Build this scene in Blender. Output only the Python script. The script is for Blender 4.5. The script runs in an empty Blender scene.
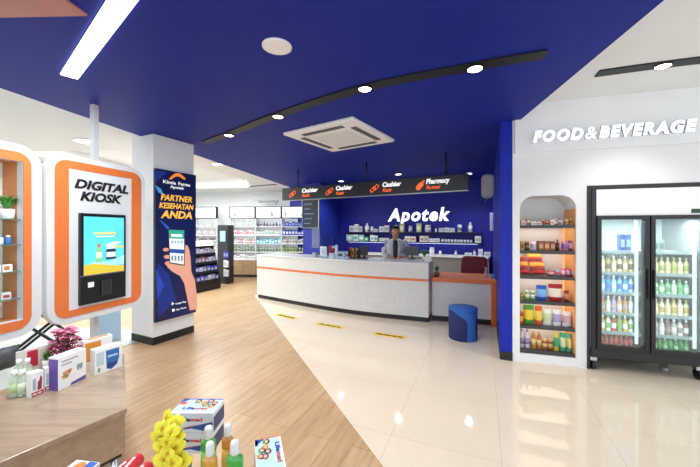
import bpy, bmesh, math, random
from mathutils import Vector, Matrix
random.seed(11)
D = bpy.data
S = bpy.context.scene
COL = S.collection
R = math.radians
# ------------------------------------------------------------------ camera, world, exposure
F, HZ, EYE = 318.0, 230.0, 1.5            # focal length in px of a 700x467 frame, horizon row, eye height
cam = D.objects.new('camera', D.cameras.new('camera')); COL.objects.link(cam)
cam.location = (0, 0, EYE); cam.rotation_euler = (R(90), 0, 0)
cam.data.sensor_width = 36; cam.data.lens = F / 700 * 36; cam.data.shift_y = -3.5 / 700
cam.data.clip_start = .05
S.camera = cam
w = D.worlds.new('daylight'); S.world = w; w.use_nodes = True
bg = w.node_tree.nodes['Background']; bg.inputs[0].default_value = (.87, .94, 1, 1); bg.inputs[1].default_value = 1.75
S.view_settings.view_transform = 'Standard'; S.view_settings.look = 'None'
S.view_settings.exposure = 0.0; S.view_settings.gamma = 1; S.view_settings.use_curve_mapping = False
S.cycles.max_bounces = 10; S.cycles.transparent_max_bounces = 16
S.cycles.sample_clamp_indirect = 4.0

def light(kind, name, loc, energy, color=(1, .95, .88), size=.2, size_y=None, rot=(0, 0, 0), angle=100, parent=None):
    l = D.lights.new(name, kind); l.energy = energy; l.color = color
    if kind == 'AREA':
        l.size = size
        if size_y: l.shape = 'RECTANGLE'; l.size_y = size_y
        else: l.shape = 'DISK'
    if kind == 'SPOT': l.spot_size = R(angle); l.spot_blend = .7; l.shadow_soft_size = size
    if kind == 'POINT': l.shadow_soft_size = size
    o = D.objects.new(name, l); COL.objects.link(o); o.location = loc; o.rotation_euler = rot
    if parent: o.parent = parent
    return o

# ------------------------------------------------------------------ geometry of the view (turns a measured pixel into a place)
def P(px, py, z):
    Y = F * (EYE - z) / (py - HZ)
    return Vector(((px - 350) / F * Y, Y, z))
def PY(px, py, Y):
    return Vector(((px - 350) / F * Y, Y, EYE - (py - HZ) / F * Y))
class Face:                                # a vertical plane: x runs right along it, y into it, z up
    def __init__(s, x, y, deg): s.o = Vector((x, y)); s.deg = deg; s.u = Vector((math.cos(R(deg)), math.sin(R(deg))))
    def hit(s, px, py):
        t = (px - 350) / F
        k = (t * s.o.y - s.o.x) / (s.u.x - t * s.u.y)
        Y = s.o.y + k * s.u.y
        return k, EYE - (py - HZ) / F * Y
    def k(s, px): return s.hit(px, HZ)[0]
    def loc(s, k, z=0, into=0):
        n = Vector((-s.u.y, s.u.x)); p = s.o + s.u * k + n * into
        return Vector((p.x, p.y, z))
    @property
    def rz(s): return R(s.deg)

# ------------------------------------------------------------------ materials
def lin(h):
    h = h.lstrip('#'); c = [int(h[i:i + 2], 16) / 255 for i in (0, 2, 4)]
    return tuple(v / 12.92 if v <= .04045 else ((v + .055) / 1.055) ** 2.4 for v in c) + (1,)
_m = {}
def mat(h, rough=.5, metal=0, emit=0, noise=0, coat=0, spec=.5, scale=40):
    key = (h, rough, metal, emit, noise, coat, spec, scale)
    if key in _m: return _m[key]
    m = D.materials.new('m_' + h.strip('#')); m.use_nodes = True; nt = m.node_tree
    b = nt.nodes['Principled BSDF']; c = lin(h)
    b.inputs['Base Color'].default_value = c; b.inputs['Roughness'].default_value = rough; b.inputs['Metallic'].default_value = metal
    b.inputs['Coat Weight'].default_value = coat; b.inputs['Specular IOR Level'].default_value = spec
    if emit: b.inputs['Emission Color'].default_value = c; b.inputs['Emission Strength'].default_value = emit
    if noise:
        tc = nt.nodes.new('ShaderNodeTexCoord'); n = nt.nodes.new('ShaderNodeTexNoise'); n.inputs['Scale'].default_value = scale; n.inputs['Detail'].default_value = 4
        r = nt.nodes.new('ShaderNodeValToRGB')
        r.color_ramp.elements[0].color = tuple(max(0, v * (1 - noise)) for v in c[:3]) + (1,); r.color_ramp.elements[0].position = .3
        r.color_ramp.elements[1].color = tuple(min(1, v * (1 + noise)) for v in c[:3]) + (1,); r.color_ramp.elements[1].position = .7
        nt.links.new(tc.outputs['Object'], n.inputs['Vector']); nt.links.new(n.outputs['Fac'], r.inputs['Fac']); nt.links.new(r.outputs['Color'], b.inputs['Base Color'])
    _m[key] = m
    return m
TROUGH = mat('#08080a', .5)
def clear_mat(h='#f4fbfb', gloss=.1, name='clear', haze=0):
    key = ('clear', h, gloss, haze)
    if key in _m: return _m[key]
    m = D.materials.new(name); m.use_nodes = True; nt = m.node_tree; nt.nodes.clear()
    o = nt.nodes.new('ShaderNodeOutputMaterial'); t = nt.nodes.new('ShaderNodeBsdfTransparent'); g = nt.nodes.new('ShaderNodeBsdfGlossy')
    t.inputs[0].default_value = lin(h); g.inputs['Roughness'].default_value = .02; g.inputs[0].default_value = (.9, .95, .95, 1)
    mx = nt.nodes.new('ShaderNodeMixShader'); fr = nt.nodes.new('ShaderNodeFresnel'); fr.inputs[0].default_value = 1.0 + 4 * gloss
    ge = nt.nodes.new('ShaderNodeNewGeometry'); sb = nt.nodes.new('ShaderNodeMath'); sb.operation = 'SUBTRACT'; sb.inputs[0].default_value = 1; ml = nt.nodes.new('ShaderNodeMath'); ml.operation = 'MULTIPLY'
    nt.links.new(ge.outputs['Backfacing'], sb.inputs[1]); nt.links.new(sb.outputs[0], ml.inputs[0]); nt.links.new(fr.outputs[0], ml.inputs[1]); nt.links.new(ml.outputs[0], mx.inputs[0]); nt.links.new(t.outputs[0], mx.inputs[1]); nt.links.new(g.outputs[0], mx.inputs[2])
    last = mx.outputs[0]
    if haze:
        d = nt.nodes.new('ShaderNodeBsdfDiffuse'); d.inputs[0].default_value = lin(h); m2 = nt.nodes.new('ShaderNodeMixShader'); m2.inputs[0].default_value = haze
        nt.links.new(last, m2.inputs[1]); nt.links.new(d.outputs[0], m2.inputs[2]); last = m2.outputs[0]
    nt.links.new(last, o.inputs[0]); _m[key] = m
    return m
def plank_mat(c1, c2, mortar, width, length, rough=.35, grain=.25, name='wood planks'):
    m = D.materials.new(name); m.use_nodes = True; nt = m.node_tree; N = nt.nodes.new; L = nt.links.new
    b = nt.nodes['Principled BSDF']; b.inputs['Roughness'].default_value = rough
    tc = N('ShaderNodeTexCoord'); br = N('ShaderNodeTexBrick'); br.offset = .37
    br.inputs['Color1'].default_value = lin(c1); br.inputs['Color2'].default_value = lin(c2); br.inputs['Mortar'].default_value = lin(mortar)
    br.inputs['Scale'].default_value = 1; br.inputs['Mortar Size'].default_value = .002; br.inputs['Brick Width'].default_value = length; br.inputs['Row Height'].default_value = width
    mp = N('ShaderNodeMapping'); mp.inputs['Scale'].default_value = (1.5, 14, 14); n = N('ShaderNodeTexNoise'); n.inputs['Scale'].default_value = 1.6; n.inputs['Detail'].default_value = 6; n.inputs['Roughness'].default_value = .6
    r = N('ShaderNodeMapRange'); r.inputs[1].default_value = .3; r.inputs[2].default_value = .7; r.inputs[3].default_value = 1 - grain; r.inputs[4].default_value = 1 + grain * .5
    mx = N('ShaderNodeMix'); mx.data_type = 'RGBA'; mx.blend_type = 'MULTIPLY'; mx.inputs[0].default_value = 1
    L(tc.outputs['Object'], br.inputs[0]); L(tc.outputs['Object'], mp.inputs[0]); L(mp.outputs[0], n.inputs['Vector']); L(n.outputs['Fac'], r.inputs[0])
    L(br.outputs['Color'], mx.inputs[6]); L(r.outputs[0], mx.inputs[7]); L(mx.outputs[2], b.inputs['Base Color'])
    return m
def tile_mat(c, mortar, size, rough, name='polished tiles'):
    m = D.materials.new(name); m.use_nodes = True; nt = m.node_tree; N = nt.nodes.new; L = nt.links.new
    b = nt.nodes['Principled BSDF']; b.inputs['Roughness'].default_value = rough; b.inputs['Specular IOR Level'].default_value = .5
    tc = N('ShaderNodeTexCoord'); br = N('ShaderNodeTexBrick'); br.offset = 0
    br.inputs['Color1'].default_value = lin(c); br.inputs['Color2'].default_value = lin(c); br.inputs['Mortar'].default_value = lin(mortar)
    br.inputs['Scale'].default_value = 1; br.inputs['Mortar Size'].default_value = .0022; br.inputs['Brick Width'].default_value = size; br.inputs['Row Height'].default_value = size
    n = N('ShaderNodeTexNoise'); n.inputs['Scale'].default_value = 2.2; n.inputs['Detail'].default_value = 5
    r = N('ShaderNodeMapRange'); r.inputs[3].default_value = .93; r.inputs[4].default_value = 1.05
    mx = N('ShaderNodeMix'); mx.data_type = 'RGBA'; mx.blend_type = 'MULTIPLY'; mx.inputs[0].default_value = 1
    L(tc.outputs['Object'], br.inputs[0]); L(tc.outputs['Object'], n.inputs['Vector']); L(n.outputs['Fac'], r.inputs[0])
    L(br.outputs['Color'], mx.inputs[6]); L(r.outputs[0], mx.inputs[7]); L(mx.outputs[2], b.inputs['Base Color'])
    return m
def terrazzo_mat():
    m = D.materials.new('terrazzo'); m.use_nodes = True; nt = m.node_tree; N = nt.nodes.new; L = nt.links.new
    b = nt.nodes['Principled BSDF']; b.inputs['Roughness'].default_value = .35
    tc = N('ShaderNodeTexCoord'); v = N('ShaderNodeTexVoronoi'); v.inputs['Scale'].default_value = 42
    r = N('ShaderNodeValToRGB'); e = r.color_ramp.elements
    e[0].position = 0; e[0].color = lin('#a3a09d'); e[1].position = .38; e[1].color = lin('#d6d6d5'); r.color_ramp.interpolation = 'LINEAR'
    v2 = N('ShaderNodeTexVoronoi'); v2.inputs['Scale'].default_value = 42; v2.distance = 'EUCLIDEAN'
    sep = N('ShaderNodeSeparateColor'); gt = N('ShaderNodeMath'); gt.operation = 'GREATER_THAN'; gt.inputs[1].default_value = .3
    mx = N('ShaderNodeMix'); mx.data_type = 'RGBA'; mx.inputs[6].default_value = lin('#d6d6d5')
    L(tc.outputs['Object'], v.inputs['Vector']); L(tc.outputs['Object'], v2.inputs['Vector']); L(v2.outputs['Color'], sep.inputs[0]); L(sep.outputs[0], gt.inputs[0])
    L(v.outputs['Distance'], r.inputs[0]); L(gt.outputs[0], mx.inputs[0]); L(r.outputs[0], mx.inputs[7]); L(mx.outputs[2], b.inputs['Base Color'])
    return m
WHITE = mat('#eceef0', .6, noise=.02, scale=3); WALLW = mat('#e9ebec', .7, noise=.02, scale=3)
BLUEC = mat('#13268c', .6, noise=.04, scale=2, spec=.2)
NAVY = mat('#232a4d', .5); BLACK = mat('#141416', .4, noise=.1); KICK = mat('#1d1d1f', .5, noise=.1); SATIN = mat('#202225', .35)
ORANGE = mat('#e0763a', .45, noise=.03); CHROME = mat('#c9ccd0', .2, 1); STEEL = mat('#9da2a6', .35, .8); GREYP = mat('#a9adb0', .5)
GLOW = mat('#ffffff', .5, emit=6); LETTER = mat('#ffffff', .5, emit=1.6); GLASS = clear_mat(); ACRYL = clear_mat('#f2faf9', .08)
WHITEP = mat('#f3f3f2', .35); PAPER = mat('#f5f5f3', .6); TERRA = terrazzo_mat()
WOODP = plank_mat('#c9ab88', '#bd9d79', '#a98a68', .4, 2.4, .4, .22, 'pale oak laminate')
SKIN = mat('#c58f6c', .55, noise=.05); LEAF = mat('#4f8f3a', .5, noise=.25, scale=60); SOIL = mat('#3a2b20', .9)

# ------------------------------------------------------------------ mesh builder
class G:
    def __init__(s): s.v = []; s.f = []; s.m = []; s.sm = []
    def add(s, vs, fs, m=0, smooth=False):
        n = len(s.v); s.v += [tuple(v) for v in vs]
        for f in fs: s.f.append(tuple(i + n for i in f)); s.m.append(m); s.sm.append(smooth)
        return s
    def box(s, x0, y0, z0, x1, y1, z1, m=0, M=None):
        vs = [Vector((x, y, z)) for z in (z0, z1) for x, y in ((x0, y0), (x1, y0), (x1, y1), (x0, y1))]
        if M: vs = [M @ v for v in vs]
        return s.add(vs, [(0, 3, 2, 1), (4, 5, 6, 7), (0, 1, 5, 4), (1, 2, 6, 5), (2, 3, 7, 6), (3, 0, 4, 7)], m)
    def rot(s, c, sx, sy, sz, rz=0, ry=0, rx=0, m=0):                 # a box of that size about its centre, turned
        M = Matrix.Translation(c) @ Matrix.Rotation(rz, 4, 'Z') @ Matrix.Rotation(ry, 4, 'Y') @ Matrix.Rotation(rx, 4, 'X')
        return s.box(-sx / 2, -sy / 2, -sz / 2, sx / 2, sy / 2, sz / 2, m, M)
    def prism(s, poly, a, b, axis='z', m=0, smooth_side=False):        # polygon (ccw) pushed from a to b along an axis; 'y' reads poly as (x, z)
        n = len(poly)
        at = (lambda p, t: (p[0], p[1], t)) if axis == 'z' else ((lambda p, t: (p[0], t, p[1])) if axis == 'y' else (lambda p, t: (t, p[0], p[1])))
        vs = [at(p, a) for p in poly] + [at(p, b) for p in poly]
        s.add(vs, [tuple(range(n - 1, -1, -1)), tuple(range(n, 2 * n))], m)
        k = len(s.v) - 2 * n
        for i in range(n):
            j = (i + 1) % n; s.f.append((k + i, k + j, k + n + j, k + n + i)); s.m.append(m); s.sm.append(smooth_side)
        return s
    def ring(s, out, inn, a, b, m=0):                                  # frame between two loops with equal counts in (x, z), from y=a to y=b
        n = len(out); vs = [(p[0], a, p[1]) for p in out] + [(p[0], a, p[1]) for p in inn] + [(p[0], b, p[1]) for p in out] + [(p[0], b, p[1]) for p in inn]
        fs = []
        for i in range(n):
            j = (i + 1) % n
            fs += [(i, j, n + j, n + i), (2 * n + i, 3 * n + i, 3 * n + j, 2 * n + j), (i, 2 * n + i, 2 * n + j, j), (n + i, n + j, 3 * n + j, 3 * n + i)]
        return s.add(vs, fs, m)
    def lathe(s, prof, c=(0, 0, 0), seg=14, m=0, sx=1, sy=1, smooth=True, M=None):
        vs = []
        for r, z in prof:
            for i in range(seg):
                a = 2 * math.pi * i / seg; v = Vector((c[0] + r * sx * math.cos(a), c[1] + r * sy * math.sin(a), c[2] + z)); vs.append(M @ v if M else v)
        fs = []
        for k in range(len(prof) - 1):
            for i in range(seg): j = (i + 1) % seg; fs.append((k * seg + i, k * seg + j, (k + 1) * seg + j, (k + 1) * seg + i))
        s.add(vs, fs, m, smooth)
        b = len(s.v) - len(vs)
        s.f += [tuple(b + i for i in range(seg - 1, -1, -1)), tuple(b + (len(prof) - 1) * seg + i for i in range(seg))]; s.m += [m, m]; s.sm += [False, False]
        return s
    def tube(s, pts, r, seg=8, m=0):
        pts = [Vector(p) for p in pts]; vs = []; fs = []
        rs = r if isinstance(r, (list, tuple)) else [r] * len(pts)
        for i, p in enumerate(pts):
            d = (pts[min(i + 1, len(pts) - 1)] - pts[max(i - 1, 0)]).normalized()
            a = d.orthogonal().normalized() if abs(d.z) > .98 else d.cross(Vector((0, 0, 1))).normalized(); b = d.cross(a)
            for k in range(seg): t = 2 * math.pi * k / seg; vs.append(p + (a * math.cos(t) + b * math.sin(t)) * rs[i])
        for i in range(len(pts) - 1):
            for k in range(seg): j = (k + 1) % seg; fs.append((i * seg + k, i * seg + j, (i + 1) * seg + j, (i + 1) * seg + k))
        s.add(vs, fs, m, True); n = len(vs); b = len(s.v) - n
        s.f += [tuple(b + i for i in range(seg)), tuple(b + n - 1 - i for i in range(seg))]; s.m += [m, m]; s.sm += [False, False]
        return s
    def ball(s, c, rx, ry=None, rz=None, seg=10, rings=6, m=0):
        ry = ry or rx; rz = rz or rx
        prof = [(max(.001, math.sin(math.pi * k / rings)), -math.cos(math.pi * k / rings)) for k in range(rings + 1)]
        vs = [(c[0] + r * rx * math.cos(2 * math.pi * i / seg), c[1] + r * ry * math.sin(2 * math.pi * i / seg), c[2] + z * rz) for r, z in prof for i in range(seg)]
        fs = [(k * seg + i, k * seg + (i + 1) % seg, (k + 1) * seg + (i + 1) % seg, (k + 1) * seg + i) for k in range(rings) for i in range(seg)]
        return s.add(vs, fs, m, True)
    def pillow(s, x0, x1, d, h, m=0, mt=None, z=0, nx=8, nz=8, ea=.5, eb=.6):           # an upright filled pouch, sealed top and bottom
        vs = []; fs = []
        for side in (-1, 1):
            for j in range(nz + 1):
                for i in range(nx + 1):
                    u = i / nx; v = j / nz; b = (math.sin(math.pi * u) ** ea if 0 < u < 1 else 0) * (math.sin(math.pi * min(1, .12 + v * .95)) ** eb if v < .9 else 0)
                    vs.append((x0 + (x1 - x0) * u, side * d / 2 * b, z + h * v))
        n = (nx + 1) * (nz + 1)
        for side in (0, 1):
            for j in range(nz):
                for i in range(nx):
                    a = side * n + j * (nx + 1) + i; q = (a, a + 1, a + nx + 2, a + nx + 1); fs.append(q if side == 0 else q[::-1])
        base = len(s.f); s.add(vs, fs, m, True)
        if mt is not None:
            for k in range(len(fs)):
                j = (k % (nx * nz)) // nx
                if nz * .3 < j + .5 < nz * .72: s.m[base + k] = mt
        return s
    def mesh(s, name, mats):
        me = D.meshes.new(name); me.from_pydata(s.v, [], s.f)
        for mm in (mats if isinstance(mats, (list, tuple)) else [mats]): me.materials.append(mm)
        for p, mi, sm in zip(me.polygons, s.m, s.sm): p.material_index = mi; p.use_smooth = sm
        b = bmesh.new(); b.from_mesh(me); bmesh.ops.recalc_face_normals(b, faces=b.faces); b.to_mesh(me); b.free(); me.update()
        return me
def tag(o, label, cat, group=None):
    o['label'] = label; o['category'] = cat
    if group: o['group'] = group
    return o
def thing(name, label, cat, loc=(0, 0, 0), rz=0, group=None):
    o = D.objects.new(name, None); COL.objects.link(o); o.location = loc; o.rotation_euler = (0, 0, rz); o.empty_display_size = .1
    return tag(o, label, cat, group)
def part(name, g, mats, parent=None, bevel=0, label=None, loc=(0, 0, 0), rz=0):
    me = g.mesh(name, mats) if isinstance(g, G) else g
    o = D.objects.new(name, me); COL.objects.link(o); o.location = loc; o.rotation_euler = (0, 0, rz)
    if parent: o.parent = parent
    if bevel:
        b = o.modifiers.new('soft edges', 'BEVEL'); b.width = bevel; b.segments = 2; b.limit_method = 'ANGLE'; b.angle_limit = R(40)
    if label: o['label'] = label
    return o
def solid(name, g, mats, label, cat, loc=(0, 0, 0), rz=0, group=None, bevel=0):
    return tag(part(name, g, mats, None, bevel, None, loc, rz), label, cat, group)
def struct(name, g, mats, loc=(0, 0, 0), rz=0, parent=None, bevel=0):
    o = part(name, g, mats, parent, bevel, None, loc, rz); o['kind'] = 'structure'; return o
def rrect(x0, z0, x1, z1, r, seg=6):
    pts = []
    for cx, cz, a0 in ((x1 - r, z0 + r, -90), (x1 - r, z1 - r, 0), (x0 + r, z1 - r, 90), (x0 + r, z0 + r, 180)):
        for k in range(seg + 1): a = R(a0 + 90 * k / seg); pts.append((cx + r * math.cos(a), cz + r * math.sin(a)))
    return pts
def rect(x0, z0, x1, z1): return [(x0, z0), (x1, z0), (x1, z1), (x0, z1)]
_dg = None
def lettering(body, x0, x1, z0, h, y, m, parent, name='lettering', bold=.0, shear=0, depth=.004, M=None, fit=True, space=1.0, side=None):
    """writing in the local x-z plane, standing out of y towards -y; x0..x1 the width, h the height of the capitals"""
    if ' ' in body:                              # every word a mesh of its own
        words = body.split(' '); n = len(body); at = 0
        for wd in words:
            lettering(wd, x0 + (x1 - x0) * at / n, x0 + (x1 - x0) * (at + len(wd)) / n, z0, h, y, m, parent, name, bold, shear, depth, M, True, space); at += len(wd) + 1
        return
    c = D.curves.new('t', 'FONT'); c.body = body; c.size = 1; c.offset = bold; c.shear = shear; c.extrude = 0; c.resolution_u = 3; c.space_character = space
    o = D.objects.new('t', c); COL.objects.link(o)
    me = D.meshes.new_from_object(o.evaluated_get(bpy.context.evaluated_depsgraph_get()))
    D.objects.remove(o); D.curves.remove(c)
    xs = [v.co.x for v in me.vertices]; a, b = min(xs), max(xs)
    c2 = D.curves.new('t', 'FONT'); c2.body = 'E'; c2.size = 1; c2.offset = bold; o2 = D.objects.new('t', c2); COL.objects.link(o2)
    me2 = D.meshes.new_from_object(o2.evaluated_get(bpy.context.evaluated_depsgraph_get())); D.objects.remove(o2); D.curves.remove(c2)
    zs = [v.co.y for v in me2.vertices]; cz0, cap = min(zs), max(zs) - min(zs); D.meshes.remove(me2)
    kz = h / cap; kx = (x1 - x0) / (b - a) if fit else kz
    bm = bmesh.new(); bm.from_mesh(me); D.meshes.remove(me)
    for v in bm.verts: v.co = Vector((x0 + (v.co.x - a) * kx, y, z0 + (v.co.y - cz0) * kz))
    if depth:
        r = bmesh.ops.extrude_face_region(bm, geom=bm.faces[:])
        for v in r['geom']:
            if isinstance(v, bmesh.types.BMVert): v.co.y -= depth
    if M: bm.transform(M)
    bmesh.ops.recalc_face_normals(bm, faces=bm.faces)
    me = D.meshes.new(name); bm.to_mesh(me); bm.free(); me.materials.append(m)
    if side:
        me.materials.append(side)
        for p in me.polygons: p.material_index = 1 if abs(p.normal.y) < .5 else 0
    return part(name, me, m, parent)
ORD = ['first', 'second', 'third', 'fourth', 'fifth', 'sixth', 'seventh', 'eighth', 'ninth', 'tenth', 'eleventh', 'twelfth', 'thirteenth', 'fourteenth', 'fifteenth', 'sixteenth', 'seventeenth', 'eighteenth', 'nineteenth', 'twentieth',
       'twenty-first', 'twenty-second', 'twenty-third', 'twenty-fourth', 'twenty-fifth', 'twenty-sixth']
#==STRUCTURE==
# ------------------------------------------------------------------ the setting
CZ = 2.75                                          # ceiling of the blue band and of the shop behind it
def local(pts, loc, deg):
    c, s = math.cos(R(-deg)), math.sin(R(-deg)); return [((x - loc[0]) * c - (y - loc[1]) * s, (x - loc[0]) * s + (y - loc[1]) * c) for x, y in pts]
WOODF = plank_mat('#c2a17c', '#b5946e', '#957a5a', .17, 1.25, .32, .22, 'oak floor planks')
struct('floor', G().prism(local([(-7.5, -2), (2.3, -2), (2.3, 2), (0, 8), (0, 12), (-7.5, 12)], (0, 0), 67), -.1, 0), WOODF, (0, 0, 0), R(67))
to = (.302, 2.325)
struct('floor_tiles', G().prism(local([(2.04, -2), (7, -2), (7, 10.5), (-.7, 11), (-2.2, 7.3)], to, -22.7), -.1, .003), tile_mat('#ddcfbb', '#c6b6a2', .73, .055), (*to, 0), R(-22.7))
struct('floor_daylight_patch', G().prism([(-3.25, 4.77), (-7, 5.2), (-7, -2), (-3.6, -2), (-3.3, 2), (-2.92, 4.08), (-2.85, 4.3)], -.1, .004), mat('#b2b6b3', .3, noise=.03, scale=5))  # bright daylight on the floor, put in as a pale patch
bl = [(-3.95, -1.5), (-3.08, 2.80), (-1.86, 8.83), (-1.5, 10.6), (4.9, 9.4), (1.96, 3.82), (1.32, -1.5)]
struct('ceiling_blue', G().prism(bl[::-1], CZ, CZ + .2), BLUEC)
def holed(outer, inner, z):
    b = bmesh.new()
    es = []
    for loop in (outer, inner):
        vs = [b.verts.new((x, y, z)) for x, y in loop]
        es += [b.edges.new((vs[i], vs[(i + 1) % len(vs)])) for i in range(len(vs))]
    bmesh.ops.triangle_fill(b, edges=es, use_beauty=True)
    me = D.meshes.new('ceiling'); b.to_mesh(me); b.free(); me.materials.append(WALLW); return me
hole = [(-3.28, 4.9), (-2.62, 8.1), (-2.9, 9.3), (-5.2, 9.6), (-5.2, 5.1)]
o = part('ceiling', holed([(-3.95, -1.5), (-3.08, 2.80), (-1.86, 8.83), (-1.5, 11.5), (-7.4, 11.5), (-7.4, -1.5)], hole, CZ), None); o['kind'] = 'structure'
g = G()
for i in range(len(hole)):
    a, b = hole[i], hole[(i + 1) % len(hole)]
    g.add([(*a, CZ), (*b, CZ), (*b, CZ + .26), (*a, CZ + .26)], [(0, 1, 2, 3)])
g.add([(x, y, CZ + .26) for x, y in hole], [tuple(range(len(hole)))])
struct('ceiling_tray', g, WALLW)
struct('ceiling_right', G().prism([(.6, -1.5), (7.2, -1.5), (7.2, 4.2), (.6, 4.2)], 2.92, 2.98), WALLW)
struct('trim_reflection', G().prism([(-2.9, .9), (-1.62, .9), (-1.52, 1.84), (-2.6, 1.87)], CZ - .012, CZ + .01), mat('#b0746c', .5, noise=.1, scale=4))  # blurred salmon reflection in glass, built as a coloured ceiling panel
# far and left walls
struct('wall_far', G().prism([(-7.3, 11.1), (-.6, 10.3), (-.6, 10.5), (-7.3, 11.3)], 0, 3), WALLW)
g = G()
for y0, y1, z0, z1 in ((-.5, 5.45, 0, 3), (6.25, 11.2, 0, 3), (5.45, 6.25, 0, .25), (5.45, 6.25, 2.6, 3)): g.box(-5.7, y0, z0, -5.6, y1, z1)
struct('wall_left', g, WALLW)
wf = struct('window_1', G().ring([(5.45, .25), (6.25, .25), (6.25, 2.6), (5.45, 2.6)], [(5.5, .3), (6.2, .3), (6.2, 2.55), (5.5, 2.55)], 0, .06), WHITEP, (-5.62, 0, 0), R(90))
wf.location = (-5.62, 0, 0); wf.rotation_euler = (0, 0, R(90))
struct('window_pane', G().box(5.5, .03, .3, 6.2, .036, 2.55), GLASS, parent=wf)
# blue pharmacy walls
WBLUE = mat('#0c1e9a', .5, noise=.05, scale=3)
BW = Face(-.87, 9.84, -25)
struct('wall_pharmacy', G().box(-1.2, 0, 0, 4.9, .15, 2.95), WBLUE, BW.loc(0), BW.rz)
CO = Face(-1.286, 8.7, -25)
struct('wall_column', G().box(0, 0, 0, .55, 1.9, 2.9), mat('#1c2f9c', .5, noise=.04, scale=3), CO.loc(0), CO.rz)
WG = Face(1.74, 3.68, -23.1)
wing = struct('wall_wing', G().box(0, 0, .1, .122, 5.6, 2.93), mat('#1024a6', .5, noise=.04, scale=3, spec=.3), WG.loc(0), WG.rz)
struct('baseboard_wing', G().box(-.004, -.004, 0, .126, 5.6, .1), KICK, WG.loc(0), WG.rz)
# food and beverage wall with its arched alcove and fridge recess
FB = Face(1.86, 3.64, -16)
A0, A1, AZ, AB = .075, .63, 1.885, .1
F0, F1, FZ = .742, 2.05, 1.965
g = G()
g.box(0, 0, 0, A0, .37, 3); g.box(A1, 0, 0, F0, .85, 3); g.box(A0, 0, 0, A1, .37, AB)
r = .15; arch = [(A0, AZ - r)]
for cx, a0 in ((A0 + r, 180), (A1 - r, 90)):
    for k in range(9): t = R(a0 - 90 * k / 8); arch.append((cx + r * math.cos(t), AZ - r + r * math.sin(t)))
g.prism(arch + [(A1, 3), (A0, 3)], 0, .35, 'y')
g.box(A0, .35, AB, A1, .37, 3)
g.box(F0, 0, FZ, F1 + .6, .85, 3); g.box(F0, .85, 0, F1 + .6, .87, 3); g.box(F1, 0, 0, F1 + .6, .85, FZ)
struct('wall_food', g, WALLW, FB.loc(0), FB.rz)
struct('trim_2', G().box(.02, -.025, 2.37, F1 + .6, 0, 2.93), WHITE, FB.loc(0), FB.rz, bevel=.004)
struct('trim_3', G().box(F0 - .012, -.012, 0, F0 + .01, .03, FZ + .012).box(F0 + .01, -.012, FZ - .03, F1, .03, FZ + .012), SATIN, FB.loc(0), FB.rz)
struct('wall_alcove_glow', G().box(A1 - .006, .02, AB, A1 - .001, .345, AZ - r).box(A0 + .001, .02, AB, A0 + .006, .345, AZ - r), mat('#f0ab68', .5, noise=.04), FB.loc(0), FB.rz)  # warm glow on the alcove sides put into the orange colour
# pillar with its black foot
PF = Face(-2.555, 4.13, 64.5)
struct('pillar', G().box(0, 0, .1, .6, .46, 2.8), WALLW, PF.loc(0), PF.rz)
struct('baseboard_pillar', G().box(-.004, -.004, 0, .604, .464, .1), KICK, PF.loc(0), PF.rz)
#==LIGHTS==
# ------------------------------------------------------------------ lights of the place
def downlight(name, label, p, rad, e, warm=(1, .93, .82), ang=120, z=CZ, lamp=True, group=None, spot=True):
    t = thing(name, label, 'ceiling light', (p[0], p[1], z), 0, group)
    part('rim', G().lathe([(rad, 0), (rad * 1.18, -.004), (rad * 1.2, -.012), (rad * 1.0, -.014), (rad * .98, -.004)], seg=24), WHITEP if spot else BLACK, t)
    part('lens', G().lathe([(.001, -.006), (rad * .97, -.006), (rad * .97, -.004)], seg=24), mat('#fff3df' if not spot else '#ffffff', .5, emit=12), t)
    if lamp: light('SPOT', name + '_lamp', (0, 0, -.03), e, warm, .05, angle=ang, parent=t)
    return t
for k, (px, py, rad, what) in enumerate([(86, 141, .13, 'round white downlight in pale ceiling above the digital kiosk'), (217.5, 164, .095, 'round white downlight beside edge of blue ceiling, beyond the poster pillar')]):
    downlight('recessed_downlight', what, P(px, py, CZ), rad, 60, (1, .98, .95), 140)
for k, (px, py, what) in enumerate([(341, 181, 'small downlight over cashier area, above the second cashier panel'), (398.5, 174, 'small downlight behind hanging sign, above the third cashier panel'), (468.8, 173.2, 'small downlight past the pharmacy end of the hanging sign')]):
    downlight('recessed_downlight', what, P(px, py, CZ), .07, 70, (1, .97, .92), 130)
# curved black trough with spotlights
def trough(pts, wd, z, label):
    g = G(); pts = [Vector(p[:2]) for p in pts]; L = []; Rr = []
    for i, p in enumerate(pts):
        d = (pts[min(i + 1, len(pts) - 1)] - pts[max(i - 1, 0)]).normalized(); n = Vector((-d.y, d.x)) * wd / 2; L.append(p + n); Rr.append(p - n)
    n = len(pts)
    vs = [(*p, z - .012) for p in L] + [(*p, z - .012) for p in Rr] + [(*p, z) for p in L] + [(*p, z) for p in Rr]
    fs = []
    for i in range(n - 1): fs += [(i, i + 1, n + i + 1, n + i), (2 * n + i, 3 * n + i, 3 * n + i + 1, 2 * n + i + 1), (i, 2 * n + i, 2 * n + i + 1, i + 1), (n + i, n + i + 1, 3 * n + i + 1, 3 * n + i)]
    fs += [(0, n, 3 * n, 2 * n), (n - 1, 3 * n - 1, 4 * n - 1, 2 * n - 1)]
    g.add(vs, fs)
    return solid('light_trough', g, TROUGH, label, 'light trough')
def smooth_line(pts, n=6):
    out = []
    for i in range(len(pts) - 1):
        p0, p1, p2, p3 = pts[max(i - 1, 0)], pts[i], pts[i + 1], pts[min(i + 2, len(pts) - 1)]
        for k in range(n):
            t = k / n; out.append(.5 * ((2 * p1) + (p2 - p0) * t + (2 * p0 - 5 * p1 + 4 * p2 - p3) * t * t + (3 * p1 - p0 - 3 * p2 + p3) * t ** 3))
    return out + [pts[-1]]
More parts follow.
